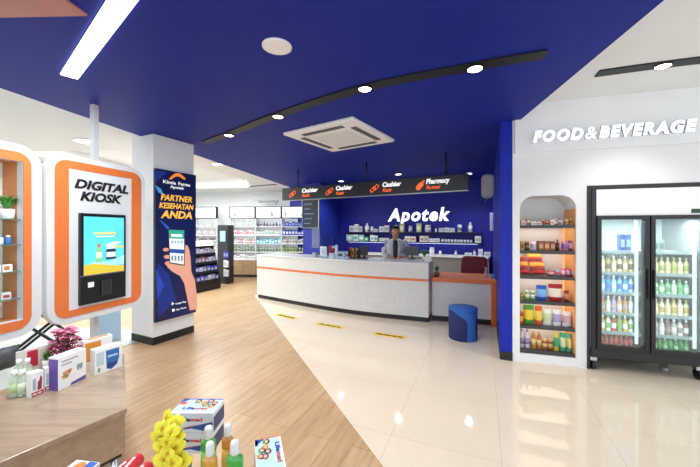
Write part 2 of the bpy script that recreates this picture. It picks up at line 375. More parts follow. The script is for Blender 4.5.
trough(smooth_line([P(x, y, CZ) for x, y in ((206, 142), (229, 133.5), (278, 114.5), (365, 87), (475, 65.5), (546, 53.5))]), .125, CZ, 'long black light trough curving across the blue ceiling')
trough(smooth_line([P(x, y, 2.92) for x, y in ((597, 73), (663, 64), (730, 56))]), .125, 2.92, 'short black light trough in the white ceiling above the fridge')
trough([P(248, 186.5, CZ), P(276, 184.2, CZ)], .08, CZ, 'thin black trough in far white ceiling near hanging sign')
def spotlight(label, p, z, e=55, group=None):
    t = thing('trough_spotlight', label, 'spotlight', (p.x, p.y, z - .012), 0, group)
    part('housing', G().lathe([(.05, 0), (.062, -.002), (.062, -.01), (.056, -.012), (.054, -.006)], seg=20), BLACK, t)
    part('lens', G().lathe([(.001, -.009), (.053, -.009), (.053, -.006)], seg=20), mat('#ffe9c4', .5, emit=14), t)
    light('SPOT', 'spotlight_lamp', (0, 0, -.05), e, (1, .95, .88), .05, angle=110, parent=t)
for (px, py, wh) in ((229, 134, 'warm spotlight in the blue ceiling trough, farthest from the wing wall'), (278, 115, 'warm spotlight in blue ceiling trough, just beyond the round speaker'), (365, 87, 'warm spotlight in blue ceiling trough, in front of the air conditioner'), (475, 66.5, 'warm spotlight in blue ceiling trough, nearest the food wall')):
    spotlight(wh, P(px, py, CZ), CZ)
spotlight('warm spotlight in white ceiling trough above the drinks fridge', P(663, 64, 2.92), 2.92, 45)
a = Vector((-2.277, 2.577)); b = Vector((-.73, 1.31)); d = (b - a).normalized()
t = thing('linear_lamp', 'long white linear lamp glowing in the blue ceiling overhead', 'ceiling light', (*((a + b) / 2), CZ), math.atan2(d.y, d.x)); L = (b - a).length
part('lamp_frame', G().ring(rect(-L / 2 - .006, -.06, L / 2 + .006, .06), rect(-L / 2, -.054, L / 2, .054), 0, .014), WHITEP, t).rotation_euler = (R(90), 0, 0)
part('diffuser', G().box(-L / 2, -.054, -.01, L / 2, .054, -.004), mat('#fbfdff', .5, emit=6), t)
light('AREA', 'linear_lamp_light', (0, 0, -.02), 60, (.95, .98, 1), L, .1, parent=t)
# glowing strip on the ledge of the ceiling tray
g = G().tube([(-3.33, 4.95, CZ + .03), (-2.68, 8.1, CZ + .03), (-2.95, 9.22, CZ + .03)], .012, 6)
solid('cove_strip_lamp', g, mat('#f4fffb', .5, emit=14), 'glowing light strip along the edge of the raised ceiling tray', 'strip light')
light('AREA', 'cove_light', (-4.0, 7.2, CZ + .2), 230, (.95, 1, .98), 1.6, 3.5)
light('AREA', 'entry_light', (-4.3, 2.6, CZ - .02), 18, (.97, .99, 1), 1.0, 2.4)
#==THINGS==
# ------------------------------------------------------------------ ceiling fittings
c = [P(x, y, CZ - .03) for x, y in ((284.5, 135), (362, 116), (393, 141.5), (326.7, 152))]
ctr = sum(c, Vector()) / 4; e = (c[1] - c[0]) + (c[2] - c[3]); ang = math.atan2(e.y, e.x)
t = thing('ceiling_air_conditioner', 'square white cassette air conditioner set in the blue ceiling', 'air conditioner', (ctr.x, ctr.y, CZ), ang)
h = .53
part('panel', G().prism([(-h, -h), (h, -h), (h, h), (-h, h)], -.04, 0), WHITEP, t, .012)
part('intake_grille', G().box(-.27, -.27, -.052, .27, .27, -.04), mat('#dfe2e4', .5), t, .006)
for k in range(4):
    q = part('louvre', G().box(-.31, .36, -.047, .31, .43, -.039).box(-.3, .39, -.049, .3, .396, -.047), mat('#55595c', .5), t); q.rotation_euler = (0, 0, R(90 * k))
c = P(277, 46, CZ)
t = thing('ceiling_speaker', 'round white speaker grille in the blue ceiling', 'speaker', (c.x, c.y, CZ))
part('rim', G().lathe([(.085, -.004), (.1, 0), (.1, -.008), (.085, -.012)], seg=28), WHITEP, t)
part('grille', G().lathe([(.001, -.01), (.086, -.01), (.086, -.003)], seg=28), mat('#dcdcd8', .7, noise=.15, scale=300), t)
# ------------------------------------------------------------------ poster on the pillar (flat print on a thin light box)
PO = Face(-2.555, 4.13, 64.5); PO.o = Vector(PO.loc(0, 0, -.05)[:2])
W = .6
t = thing('wall_poster', 'navy poster of a hand holding a phone, hung on the white pillar', 'poster', PO.loc(0, .3), PO.rz)
def prel(pts): return [(k, z - .3) for k, z in (PO.hit(*p) for p in pts)]
part('box', G().box(0, .002, 0, W, .048, 2.0), BLACK, t)
part('print', G().prism(rect(.006, .006, W - .006, 1.994), 0, .002, 'y'), mat('#0d1a4f', .35, emit=.12, noise=.25, scale=3), t)
def flat(name, pts, h, y, emit=.25, parent=t):
    if sum(pts[i][0] * pts[(i + 1) % len(pts)][1] - pts[(i + 1) % len(pts)][0] * pts[i][1] for i in range(len(pts))) < 0: pts = pts[::-1]
    return part(name, G().prism(pts, y, y + .001, 'y'), mat(h, .4, emit=emit), parent)
flat('blue_shape', prel([(159, 219), (170, 228), (167.5, 229.5), (161, 222)]), '#2a58c8', -.001)
flat('blue_shape', prel([(157.5, 262), (169, 275), (176, 300), (158, 318)]), '#122a80', -.001)
flat('blue_shape', prel([(156, 268), (164, 285), (157, 300)]), '#2446b0', -.0012)
flat('blue_shape', prel([(155, 185), (161, 189), (164, 196), (158, 192)]), '#4c9be0', -.001)
flat('blue_shape', prel([(154, 170), (168, 172), (156, 182)]), '#16307f', -.001)
q8 = lambda L: [(150 + x / 4.68, 215 + y / 4.68) for x, y in L]
flat('arm', prel(q8([(166, 140), (175, 142), (184, 165), (190, 205), (193, 265), (210, 305), (218, 370), (219, 441), (186, 446), (176, 400), (160, 320), (140, 285), (100, 262), (80, 242), (76, 225), (90, 215), (150, 235)])), '#e3a48c', -.002)
for (x, y, r) in ((74, 162, 9), (80, 196, 10), (84, 226, 10)):
    flat('finger', prel(q8([(x + r * 1.6 * math.cos(a * .628), y + r * math.sin(a * .628)) for a in range(10)])), '#d99a80', -.0022)
flat('phone', prel(q8([(83, 64), (163, 67), (162, 238), (91, 226)])), '#1c2433', -.003)
flat('phone_screen', prel(q8([(87, 69), (159, 72), (158, 232), (94, 221)])), '#e8f2f4', -.004)
flat('screen_banner', prel(q8([(87, 69), (159, 72), (158.6, 112), (89, 109)])), '#2fa58d', -.005)
flat('screen_card', prel(q8([(97, 88), (150, 90), (150, 104), (98, 102)])), '#dff0ec', -.006)
flat('screen_banner', prel(q8([(91, 158), (158.4, 162), (158.3, 181), (92, 176)])), '#1f4fa8', -.005)
for i in range(4):
    x = 99 + i * 15
    flat('screen_icon', prel(q8([(x, 120), (x + 8, 120), (x + 8, 132), (x, 132)])), '#7fb7c9', -.005); flat('screen_icon', prel(q8([(x, 190), (x + 8, 191), (x + 8, 214), (x, 213)])), '#6c8f9f', -.005)
W1 = mat('#f4f6fa', .4, emit=.5); Y1 = mat('#f2b23c', .4, emit=.5)
def wr(body, p0, p1, m, h=None, **k):
    (u0, z0), (u1, z1) = prel([p0, p1]); lettering(body, u0, u1, z0 if k.pop('first', 0) else (z0 + z1) / 2, h, -.003, m, t, depth=.002, **k)
arc = [(168.5 + 17.5 * i / 10, 179.3 - 6.2 * math.sin(math.pi * i / 10) - .0) for i in range(11)]; arc2 = [(171 + 12.5 * i / 10, 179.6 - 3.2 * math.sin(math.pi * i / 10)) for i in range(11)]
flat('logo_arc', prel(arc + arc2[::-1]), '#f08a2c', -.003, .5)
wr('Kimia Farma', (163, 183.6), (190, 186.2), W1, .045, bold=.02)
wr('Apotek', (170, 188.4), (184, 189.4), W1, .04, bold=.02)
wr('PARTNER', (160.5, 200), (192, 203), Y1, .085, bold=.03, shear=.2)
wr('KESEHATAN', (159, 207.6), (193.5, 210.5), Y1, .075, bold=.03, shear=.2)
wr('ANDA', (160.5, 217.8), (192, 219.5), Y1, .105, bold=.035, shear=.2)
wr('Google Play', (175.5, 304.3), (186, 302.4), W1, .022, bold=.01); wr('App Store', (176, 310.5), (186, 308), W1, .022, bold=.01)
flat('store_icon', prel([(171.5, 302), (174.3, 303.6), (171.6, 305.4)]), '#dfe9f2', -.003, .5); flat('store_icon', prel([(172, 309), (174.5, 308.6), (174.6, 311.2), (172.1, 311.8)]), '#dfe9f2', -.003, .5)
# ------------------------------------------------------------------ two rounded boards on poles
KF = Face(-2.573, 2.7, 75.4); KW, KH = .956, 1.524; KZ = .653
t = thing('digital_kiosk', 'white rounded board with orange border, headed digital kiosk, with touch screen', 'kiosk', KF.loc(0, 0), KF.rz)
GREYW = mat('#dce0e3', .4)
part('board', G().prism(rrect(0, KZ, KW, KZ + KH, .16, 8), 0, .07, 'y', smooth_side=True), GREYW, t, .006)
part('orange_border', G().ring(rrect(.055, KZ + .06, KW - .06, KZ + KH - .05, .1, 8), [(min(max(x, .165), KW - .175), min(max(z, KZ + .12), KZ + KH - .12)) for x, z in rrect(.055, KZ + .06, KW - .06, KZ + KH - .05, .1, 8)], -.006, 0), ORANGE, t)
INK = mat('#15171b', .5)
def kp(x, y):
    k, z = KF.hit(40 + x / 2.59, 150 + y / 2.59); return k, z
def kline(body, p0, p1, htop, name='lettering', m=INK, bold=.042):
    (u0, z0), (u1, z1) = kp(*p0), kp(*p1); lettering(body, u0, u1, (z0 + z1) / 2, htop, -.003, m, t, name, bold=bold, shear=.25, depth=.003)
kline('DIGITAL', (88, 101), (228, 112), .088)
kline('KIOSK', (103, 132), (212, 139), .088)
(sx0, sz1), (sx1, _), (_, sz0), (_, zm) = kp(98, 163), kp(217, 179), kp(98, 404), kp(98, 330)
part('display_housing', G().box(sx0, -.03, sz0, sx1, 0, sz1), BLACK, t, .006)
(a0, az1), (a1, az1b), (_, az0) = kp(107, 172), kp(211, 180), kp(107, 325)
sc = part('screen', G().prism(rect(a0, az0, a1, az1), -.033, -.03, 'y'), mat('#57c8cf', .2, emit=.55, noise=.2, scale=4), t)
sw, sh = a1 - a0, az1 - az0
def scr(name, pts, h, y, e=.5): return flat(name, [(a0 + x * sw, az0 + z * sh) for x, z in pts], h, y, e, sc)
scr('picture_wave', [(0, 0), (1, 0), (1, .1), (.6, .13), (.3, .19), (0, .17)], '#e9b53a', -.034)
scr('picture_wave', [(.1, .2), (.35, .17), (.7, .13), (1, .13), (1, .3), (.6, .2), (.3, .24)], '#9adfe0', -.0342)
scr('picture_wave', [(.5, .5), (.7, .56), (.95, .55), (.8, .5), (.6, .47)], '#cdeae6', -.0342)
scr('picture_wave', [(.55, .42), (.75, .45), (1, .44), (1, .47), (.7, .48)], '#e6c95c', -.0345)
scr('picture_bottle', [(.27, .2), (.42, .2), (.42, .42), (.38, .44), (.38, .47), (.31, .47), (.31, .44), (.27, .42)], '#7fc08a', -.035)
scr('picture_bottle', [(.28, .28), (.41, .28), (.41, .38), (.28, .38)], '#dfeecb', -.0354); scr('picture_bottle', [(.31, .47), (.38, .47), (.38, .52), (.31, .52)], '#d9534a', -.0354)
scr('picture_jar', [(.52, .24), (.78, .24), (.78, .4), (.74, .43), (.56, .43), (.52, .4)], '#26344d', -.035); scr('picture_jar', [(.53, .28), (.77, .28), (.77, .37), (.53, .37)], '#cfdfe6', -.0354)
scr('picture_jar', [(.55, .43), (.75, .43), (.75, .48), (.55, .48)], '#e8ecee', -.0354)
lettering('medicla', a0 + .22 * sw, a0 + .78 * sw, az0 + .69 * sh, .028, -.0335, mat('#f2d24c', .4, emit=.6), sc, bold=.04, depth=.001)
part('headline_bar', G().box(a0 + .28 * sw, -.035, az0 + .645 * sh, a0 + .74 * sw, -.033, az0 + .665 * sh), mat('#e8f6f4', .4, emit=.5), sc)
(tx0, tz1), (tx1, tz0) = kp(118, 343), kp(133, 354)
part('card_slot_label', G().box(tx0, -.033, tz0, tx1, -.03, tz1), PAPER, t)
(tx0, tz1), (tx1, tz0) = kp(152, 337), kp(178, 372)
part('scanner', G().box(tx0, -.045, tz0, tx1, -.03, tz1), mat('#2a2c30', .35), t, .008)
(_, tz) = kp(98, 328)
part('display_seam', G().box(sx0, -.033, tz - .004, sx1, -.03, tz + .004), mat('#77797c', .3), t)
part('pole', G().box(KW / 2 - .035, .08, 0, KW / 2 + .015, .13, CZ), mat('#c9cccf', .35), t)
part('pole_foot', G().lathe([(.16, 0), (.16, .012), (.04, .02)], (KW / 2 - .01, .105, 0), 20), mat('#c9cccf', .35), t)
# the shelf board next to it
kl = KF.k(41.8)
t = thing('display_board', 'white rounded board with an orange window of glass shelves', 'display board', KF.loc(kl - KW, 0), KF.rz)
out = rrect(0, KZ, KW, KZ + KH, .16, 8); XO = KW - (kl - KF.k(31.2)); XI = KW - (kl - KF.k(23.2))
part('board', G().ring(out, rrect(.14, KZ + .13, XI, KZ + KH - .13, .004, 8), 0, .07), GREYW, t)
part('orange_border', G().ring(rrect(.06, KZ + .06, XO, KZ + KH - .06, .1, 8), rrect(.14, KZ + .13, XI, KZ + KH - .13, .004, 8), -.006, .0), ORANGE, t)
part('niche', G().ring(rect(.13, KZ + .12, XI + .01, KZ + KH - .12), rect(.14, KZ + .13, XI, KZ + KH - .13), .07, .24), mat('#d98a55', .5), t)
part('back_glass', G().box(.13, .241, KZ + .12, XI + .01, .246, KZ + KH - .12), clear_mat('#e6efec', .05, haze=.6), t)
shz = []
for py in (219, 244.5, 271.5, 299):
    z = KF.hit(16, py)[1]; shz.append(z)
    part('glass_shelf', G().box(.142, .02, z - .008, XI - .002, .23, z), clear_mat('#b9d4cf', .1, haze=.2), t)
part('pole', G().box(KW / 2 - .035, .26, 0, KW / 2 + .015, .31, CZ), mat('#c9cccf', .35), t)
DB = (t.location.copy(), KF.rz)
def db(k, into=.1): return KF.loc(kl - KW + k, 0, into)
KI = Face(*KF.loc(0, 0, .1)[:2], 75.4); k0 = KI.k(7) - (kl - KW)
p = db(k0); t = thing('potted_fern', 'small green fern in white pot on upper glass shelf', 'plant', (p.x, p.y, shz[0]))
part('pot', G().lathe([(.032, 0), (.042, .01), (.046, .075), (.042, .08), (.038, .068)], seg=16), WHITEP, t)
def fronds(n, r, h, wd, seedn, z0=.07):
    rnd = random.Random(seedn); g = G()
    for i in range(n):
        a = 2.4 * i + rnd.random(); rr = r * (.4 + .6 * rnd.random()); hh = h * (.5 + .5 * rnd.random()); d = Vector((math.cos(a), math.sin(a), 0)); s_ = Vector((-d.y, d.x, 0)); vs = []
        for k in range(5):
            f = k / 4; c_ = d * rr * f + Vector((0, 0, z0 + hh * math.sin(f * 1.9))); ww = wd * math.sin(math.pi * (.12 + .86 * f)); vs += [c_ - s_ * ww, c_ + Vector((0, 0, ww * .3)), c_ + s_ * ww]
        g.add(vs, [f for k in range(4) for f in ((3 * k, 3 * k + 1, 3 * k + 4, 3 * k + 3), (3 * k + 1, 3 * k + 2, 3 * k + 5, 3 * k + 4))], 0, True)
    return g
part('foliage', fronds(46, .09, .12, .009, 2), mat('#4c9a3c', .5, noise=.3, scale=50), t)
for i, (col, cap) in enumerate((('#3f73b5', '#f0f0ee'), ('#d9e3ea', '#5aa0d8'), ('#d98a3a', '#f3f3f0'), ('#8a5ab0', '#f3f3f0'), ('#e8b14a', '#f1f1ee'), ('#e2d3bd', '#c98a40'))):
    p = db(.785 - i * .048, .09); g = G().lathe([(.018, 0), (.02, .004), (.02, .05), (.012, .058)], seg=12).lathe([(.013, .056), (.013, .072)], seg=12, m=1)
    solid('small_jar', g, [mat(col, .35), mat(cap, .4)], f'{["blue", "pale", "orange", "purple", "yellow", "beige"][i]} jar on middle glass shelf of the orange framed board', 'jar', (p.x, p.y, shz[1]))
for i in range(5):
    p = db(.77 - i * .07, .08)
    solid('product_box', G().box(-.03, -.015, 0, .03, .015, .055).box(-.022, -.017, .012, .012, -.015, .042, 1), [PAPER, mat('#d9813f', .5)], f'white and orange box on glass shelf below the jars, {ORD[i]} from the kiosk side', 'box', (p.x, p.y, shz[2]), KF.rz)
for i in range(3):
    p = db(.77 - i * .09, .1)
    solid('product_box', G().box(-.03, -.02, 0, .03, .02, .05).box(-.02, -.022, .01, .02, -.02, .03, 1), [mat('#e3e4e2', .5), mat('#b8442f', .5)], f'grey box on lowest glass shelf of the orange framed board, {ORD[i]} from the kiosk side', 'box', (p.x, p.y, shz[3]), KF.rz)
# ------------------------------------------------------------------ hanging sign over the counter
a = Vector((-1.445, 6.76)); b = Vector((1.84, 4.95)); d = b - a; SG = Face(a.x, a.y, math.degrees(math.atan2(d.y, d.x))); SL = d.length; SZ0, SZ1 = 2.125, 2.385
t = thing('hanging_sign', 'long black hanging sign over counter, three cashier panels and a pharmacy panel', 'sign', SG.loc(0, 0), SG.rz)
part('board', G().box(0, 0, SZ0, SL, .07, SZ1), mat('#1b1d22', .4, noise=.1, scale=5), t, .006)
part('edge_trim', G().box(-.004, -.004, SZ0 - .012, SL + .004, .074, SZ0), STEEL, t)
for px, py in ((297, 178), (365.6, 172), (445.6, 162)):
    k = SG.k(px); part('rod', G().tube([(k, .035, SZ1), (k, .035, CZ)], .014, 8), BLACK, t)
SW, SO = mat('#f4f5f6', .4, emit=.7), mat('#f2612a', .4, emit=.7)
def hitz(px, py): return SG.hit(px, py)
for (x0, x1, yb, big, small, ix) in ((302, 318, 193.2, 'Cashier', 'Kasir', 292.5), (336, 352.5, 190, 'Cashier', 'Kasir', 329.5), (382.5, 401.5, 186.5, 'Cashier', 'Kasir', 374.5), (426, 450, 181.7, 'Pharmacy', 'Farmasi', 420.5)):
    k0, k1 = SG.k(x0), SG.k(x1); sc_ = (k1 - k0) / (x1 - x0)
    lettering(big, k0, k1, SZ0 + .135, .085, -.001, SW, t, bold=.04, shear=.18, depth=.004)
    lettering(small, k0 + .005, k0 + (k1 - k0) * (.52 if big[0] == 'C' else .6), SZ0 + .05, .062, -.001, SO, t, bold=.03, shear=.18, depth=.004)
    ki = SG.k(ix); g = G()
    def capsule(cx, cz, l, r, th, solidc):
        o_ = [(cx + (math.cos(t_) * r + (l if math.cos(t_) > 0 else -l)) * math.cos(th) - math.sin(t_) * r * math.sin(th), cz + (math.cos(t_) * r + (l if math.cos(t_) > 0 else -l)) * math.sin(th) + math.sin(t_) * r * math.cos(th)) for t_ in [R(15 + 30 * q) for q in range(12)]]
        if solidc: g.prism(o_, -.006, 0, 'y')
        else:
            i_ = [(cx + (x - cx) * .72, cz + (z - cz) * .72) for x, z in o_]; g.ring(o_, i_, -.006, 0)
    if big[0] == 'C': capsule(ki - .03, SZ0 + .105, .03, .034, R(40), 0); capsule(ki + .03, SZ0 + .14, .03, .034, R(40), 0)
    else: capsule(ki - .012, SZ0 + .11, .035, .042, R(45), 1); capsule(ki + .05, SZ0 + .18, .012, .016, R(45), 1)
    part('pill_icon', g, SO, t)
# ------------------------------------------------------------------ letters on the blue wall
k0, _ = BW.hit(388.5, 220); k1, _ = BW.hit(450.5, 218)
t = thing('wall_lettering', 'glowing white Apotek letters on the blue wall behind counter', 'sign', BW.loc(0, 0), BW.rz)
lettering('Apotek', k0, k1, 1.735, .36, -.02, mat('#ffffff', .5, emit=1.3), t, bold=.034, shear=.2, depth=.05, space=1.16, side=mat('#c9d2f0', .5))
t = thing('wall_lettering', 'glowing white letters spelling food and beverage above the fridge', 'sign', FB.loc(0, 0), FB.rz)
FBT = Face(*FB.loc(0, 0, -.06)[:2], -16); k0, k1 = FBT.k(533), FBT.k(697.5)
for wd, p0, p1, bo in (('FOOD', 533, 583.5, .06), ('&', 585, 597, .02), ('BEVERAGE', 599, 697.5, .06)): lettering(wd, FBT.k(p0), FBT.k(p1), 2.468, .13, -.03, mat('#fbfdff', .5, emit=.75), t, bold=bo, shear=.2, depth=.03, space=1.22, side=mat('#b9c2d6', .5))
# ------------------------------------------------------------------ shelving along the far wall
FS = Face(-3.82, 10.1, -5.7)
LEV = (.57, .81, 1.075, 1.34, 1.61)
SHW = mat('#eef1f3', .4); SHB = mat('#f4f7f8', .5, emit=.12)  # back panels glow faintly in place of light inside the bays
def bay(k, wd, label, group, base=True):
    t = thing('display_shelf', label, 'shelf', FS.loc(k), FS.rz, group)
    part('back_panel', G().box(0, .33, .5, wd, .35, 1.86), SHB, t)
    part('side_panel', G().box(0, .02, .5, .012, .33, 1.86), SHW, t); part('side_panel', G().box(wd - .012, .02, .5, wd, .33, 1.86), SHW, t)
    for z in LEV: part('shelf', G().box(.012, 0, z - .02, wd - .012, .33, z), SHW, t)
    b = part('base_cabinet', G().box(0, 0, .09, wd, .35, .55), WOODP, t, .003); part('seam', G().box(wd / 2 - .003, -.003, .1, wd / 2 + .003, 0, .54), BLACK, b)
    part('kick', G().box(.0, .03, 0, wd, .35, .09), KICK, t)
    lb = part('light_box', G().ring(rect(0, 1.87, wd, 2.24), rect(.025, 1.895, wd - .025, 2.215), -.02, .1), BLACK, t)
    part('glow_panel', G().box(.025, .0, 1.895, wd - .025, .06, 2.215), mat('#fdfeff', .5, emit=1.0), lb)
    return t, lb
PIC = [('#7a5a6a', '#b06a80', '#caa0a8'), ('#5a4a80', '#8a6fb0', '#c0a0c0'), ('#a06a9a', '#8a9ab0', '#c8a0b0')]
bays = []
for i in range(3):
    t, lb = bay(.845 * i, .835, ['white lit shelf bay nearest the tablet tower, pink and red goods', 'white lit shelf bay in middle of the far wall, teal goods', 'white lit shelf bay beside the blue column, dark blue goods on top'][i], None)
    for j, x in enumerate(((.12, .2, .45), (.28, .5, .55), (.1, .6, .68))[i]):
        hh = ((.1, .07, .12), (.05, .16, .1), (.14, .09, .1))[i][j]
        part('picture', G().prism([(x, 1.93), (x + .06, 1.93), (x + .055, 1.93 + hh * .8), (x + .03, 1.93 + hh), (x + .005, 1.93 + hh * .8)], -.003, 0, 'y'), mat(PIC[i][j], .5, emit=.4), lb)
kb = FS.k(216.5)
bay(kb - .835, .835, 'white lit shelf bay between the poster pillar and the tablet tower', None)
# goods: one object each; colour runs follow the photo
SHAPES = {}
def goods(kind, col, cap, wd, h, dp=.06):
    key = (kind, col, cap, round(wd, 3), round(h, 3), round(dp, 3))
    if key in SHAPES: return SHAPES[key]
    g = G(); r = wd / 2
    if kind == 'box': g.box(-r, -dp, 0, r, 0, h); g.box(-r * .72, -dp - .001, h * .25, r * .72, -dp, h * .7, 1)
    elif kind == 'bottle': g.lathe([(r * .9, 0), (r, h * .03), (r, h * .62), (r * .75, h * .72), (r * .35, h * .8), (r * .35, h * .84)], (0, -dp / 2, 0), 12); g.lathe([(r * .45, h * .84), (r * .45, h)], (0, -dp / 2, 0), 12, 1); g.lathe([(r * 1.01, h * .2), (r * 1.01, h * .52)], (0, -dp / 2, 0), 12, 1)
    elif kind == 'jar': g.lathe([(r * .95, 0), (r, h * .04), (r, h * .72), (r * .85, h * .78)], (0, -dp / 2, 0), 14); g.lathe([(r * .9, h * .77), (r * .9, h)], (0, -dp / 2, 0), 14, 1); g.lathe([(r * 1.01, h * .18), (r * 1.01, h * .6)], (0, -dp / 2, 0), 14, 1)
    elif kind == 'tube': g.lathe([(r * .6, 0), (r * .6, h * .18)], (0, -dp / 2, 0), 12, 1); g.lathe([(r * .75, h * .18), (r, h * .3), (r, h)], (0, -dp / 2, 0), 12, 0, 1, .6)
    elif kind == 'can': g.lathe([(r * .88, 0), (r, h * .06), (r, h * .9), (r * .85, h * .97), (r * .85, h)], (0, -dp / 2, 0), 14); g.lathe([(r * 1.01, h * .25), (r * 1.01, h * .7)], (0, -dp / 2, 0), 14, 1)
    elif kind == 'pouch': g.pillow(-r, r, dp, h, 0, 1); g.v = [(x, y - dp / 2, z) for x, y, z in g.v]
    elif kind == 'bag':                        # a bag lying on its side
        g.pillow(-r, r, .05, h * 1.7, 0, 1, ea=.4, eb=.5); ca, sa = math.cos(R(38)), math.sin(R(38)); g.v = [(x, y * ca + z * sa - dp, z * ca - y * sa + .022) for x, y, z in g.v]
    me = g.mesh(kind, [mat(col, .4), mat(cap, .45)]); SHAPES[key] = me; return me
NAMES = {'box': 'product_box', 'bottle': 'product_bottle', 'jar': 'product_jar', 'tube': 'cream_tube', 'can': 'drink_can', 'pouch': 'snack_pouch', 'bag': 'snack_bag'}
def stand(face, k, into, z, kind, col, cap, wd, h, label, cat, name=None, group=None, dp=.06, turn=0):
    o = D.objects.new(name or NAMES[kind], goods(kind, col, cap, wd, h, dp)); COL.objects.link(o)
    o.location = face.loc(k, z + .0015, into + dp); o.rotation_euler = (0, 0, face.rz + turn); return tag(o, label, cat, group)
FAR = [  # bay > level from the top > (kind, colours, cap colours, colour word)
    [('tube', ['#cfd8dc', '#e6dfe0', '#b9c9c4'], '#9fb3b8', 'pale'), ('box', ['#e8d3d6', '#f1eaea', '#dcaab2'], '#c8707e', 'pale pink'), ('bottle', ['#d9858c', '#e7e1e0', '#c2454f'], '#f0eeee', 'red'), ('jar', ['#a8c0a0', '#d8d9cf', '#bfa9a0'], '#6f8f78', 'pale green'), ('box', ['#f2f3f3', '#dfe6ea'], '#b8c4cc', 'white')],
    [('bottle', ['#7f6f9a', '#a58fae', '#d8ccd8'], '#4f4566', 'purple'), ('box', ['#d9e3e2', '#c6dbd6', '#e3d2d4'], '#9cb8b4', 'pale grey green'), ('box', ['#58c4cf', '#7fd6dc', '#2f9fb4'], '#e3f4f4', 'teal'), ('bottle', ['#8fb3a0', '#6f8f9a', '#c7d6c4'], '#3f5f54', 'green'), ('box', ['#eef2f4', '#cfe3ea'], '#8fb9c8', 'white and blue')],
    [('box', ['#2339a8', '#2c46bb', '#1c2d8c'], '#8fa2e6', 'dark blue'), ('box', ['#2339a8', '#2f4fc4', '#1c2d8c'], '#dfe4f4', 'deep blue'), ('box', ['#d8dcdc', '#b9a9a2', '#e6e6e2'], '#8f7f78', 'grey'), ('jar', ['#c7d99a', '#e3e8c4', '#a9c46f'], '#6f8f3c', 'yellow green'), ('box', ['#3f3a36', '#5a4f44', '#7f8f4f'], '#2a2624', 'dark brown')]]
for i in range(3):
    for j in range(5):
        kind, cols, cap, word = FAR[i][j]; z = LEV[4 - j]; rnd = random.Random(i * 7 + j); n = 8
        for q in range(n):
            h = (.12 + .06 * rnd.random()) if kind != 'box' else (.1 + .07 * rnd.random())
            stand(FS, .845 * i + .07 + q * .099, .03, z, kind, cols[(q * 5 + j) % len(cols)] if rnd.random() < .8 else cols[0], cap, .07 if kind != 'box' else .088, h,
                  f'small {word} {kind}, {ORD[q]} from left, {["top", "second", "third", "fourth", "bottom"][j]} row of {["first", "middle", "last"][i]} far shelf bay', kind, group=f'goods on the far shelves')
for j in range(4):
    kind, cols, cap, word = [('bottle', ['#b0a8b4', '#8f8a98'], '#e0dfe2', 'grey'), ('tube', ['#cfa9b0', '#dfd2d2'], '#9f6f78', 'dusty pink'), ('box', ['#7a6a72', '#5f5560', '#a0949c'], '#d0ccd0', 'mauve'), ('box', ['#e2e6e8', '#c4ccd2'], '#8f9ca6', 'off-white')][j]
    for q in range(6):
        stand(FS, kb - .07 - q * .115, .03, LEV[4 - j], kind, cols[q % len(cols)], cap, .08, .12 + .02 * ((q * 3 + j) % 3), f'{word} {kind}, {ORD[q]} from the tower, {["top", "second", "third", "fourth"][j]} row behind the black rack', kind, group='goods on the bay behind the rack')
t = thing('wall_lettering', 'faint pale lettering on white wall above the middle far shelf bay', 'sign', FS.loc(0), FS.rz)
k0, k1 = FS.k(256), FS.k(276); lettering('beauty', k0, k1, 2.38, .1, .3, mat('#c9cdd2', .5), t, bold=.02, depth=.1)
# tablet tower
TW = Face(*[v for v in PY(217.5, 230, 8.9)[:2]], -12)
t = thing('tablet_tower', 'slim black tower with small tablet screen before far shelves', 'display stand', TW.loc(0), TW.rz)
part('cabinet', G().box(0, 0, .0, .32, .3, 1.64), mat('#24272c', .35), t, .01)
(x0, z1), (x1, z0) = TW.hit(220, 230.5), TW.hit(226, 242); tb = part('tablet', G().box(x0, -.015, z0, x1, 0, z1), BLACK, t, .004)
part('screen', G().box(x0 + .012, -.017, z0 + .015, x1 - .012, -.015, z1 - .015), mat('#7fb6e0', .3, emit=.7), tb)
for j, (py0, py1, col, word) in enumerate(((246, 258, '#3b3f9c', 'violet blue'), (259, 267, '#e3e4e8', 'white'), (267, 276, '#d9dbe0', 'pale grey'))):
    z = 1.5 - (py1 - 230) / F * 8.8
    part('tray', G().box(.25, -.14, z - .015, .42, .0, z), BLACK, t)
    for q in range(2): stand(TW, .3 + q * .075, -.12, z, 'box', col, '#8f93c8' if j == 0 else '#b9bcc4', .065, .2 - .02 * q, f'{word} pack on side trays of the tablet tower, {["inner", "outer"][q]} one', 'box', dp=.05)
# black gondola rack behind the poster pillar
p0 = P(220.8, 288, 0); ux = Vector((.36, .933)); RK = Face(*(p0.xy - ux * 1.25), 68.9)
t = thing('gondola_rack', 'black sloping rack of packs with lit white header behind poster pillar', 'rack', RK.loc(0), RK.rz)
RL = 1.25
part('base', G().box(0, -.0, 0, RL, .6, .2), BLACK, t, .006)
part('side_panel', G().prism([(.02, .2), (.02, .28), (.25, 1.12), (.28, 1.24), (.34, 1.24), (.34, .2)], 0, .03, 'x'), BLACK, t); part('side_panel', G().prism([(.02, .2), (.02, .28), (.25, 1.12), (.28, 1.24), (.34, 1.24), (.34, .2)], RL - .03, RL, 'x'), BLACK, t)
part('back_panel', G().box(.03, .3, .2, RL - .03, .33, 1.24), BLACK, t)
part('header', G().box(.03, .22, 1.1, RL - .03, .3, 1.23), mat('#f2f7fa', .4, emit=.8), t)
rows = ((.24, .03, '#4a52b8', 'blue'), (.46, .07, '#3d4fc0', 'blue and white'), (.68, .12, '#9a6f82', 'dusty pink'), (.89, .17, '#a8a4b4', 'grey lilac'))
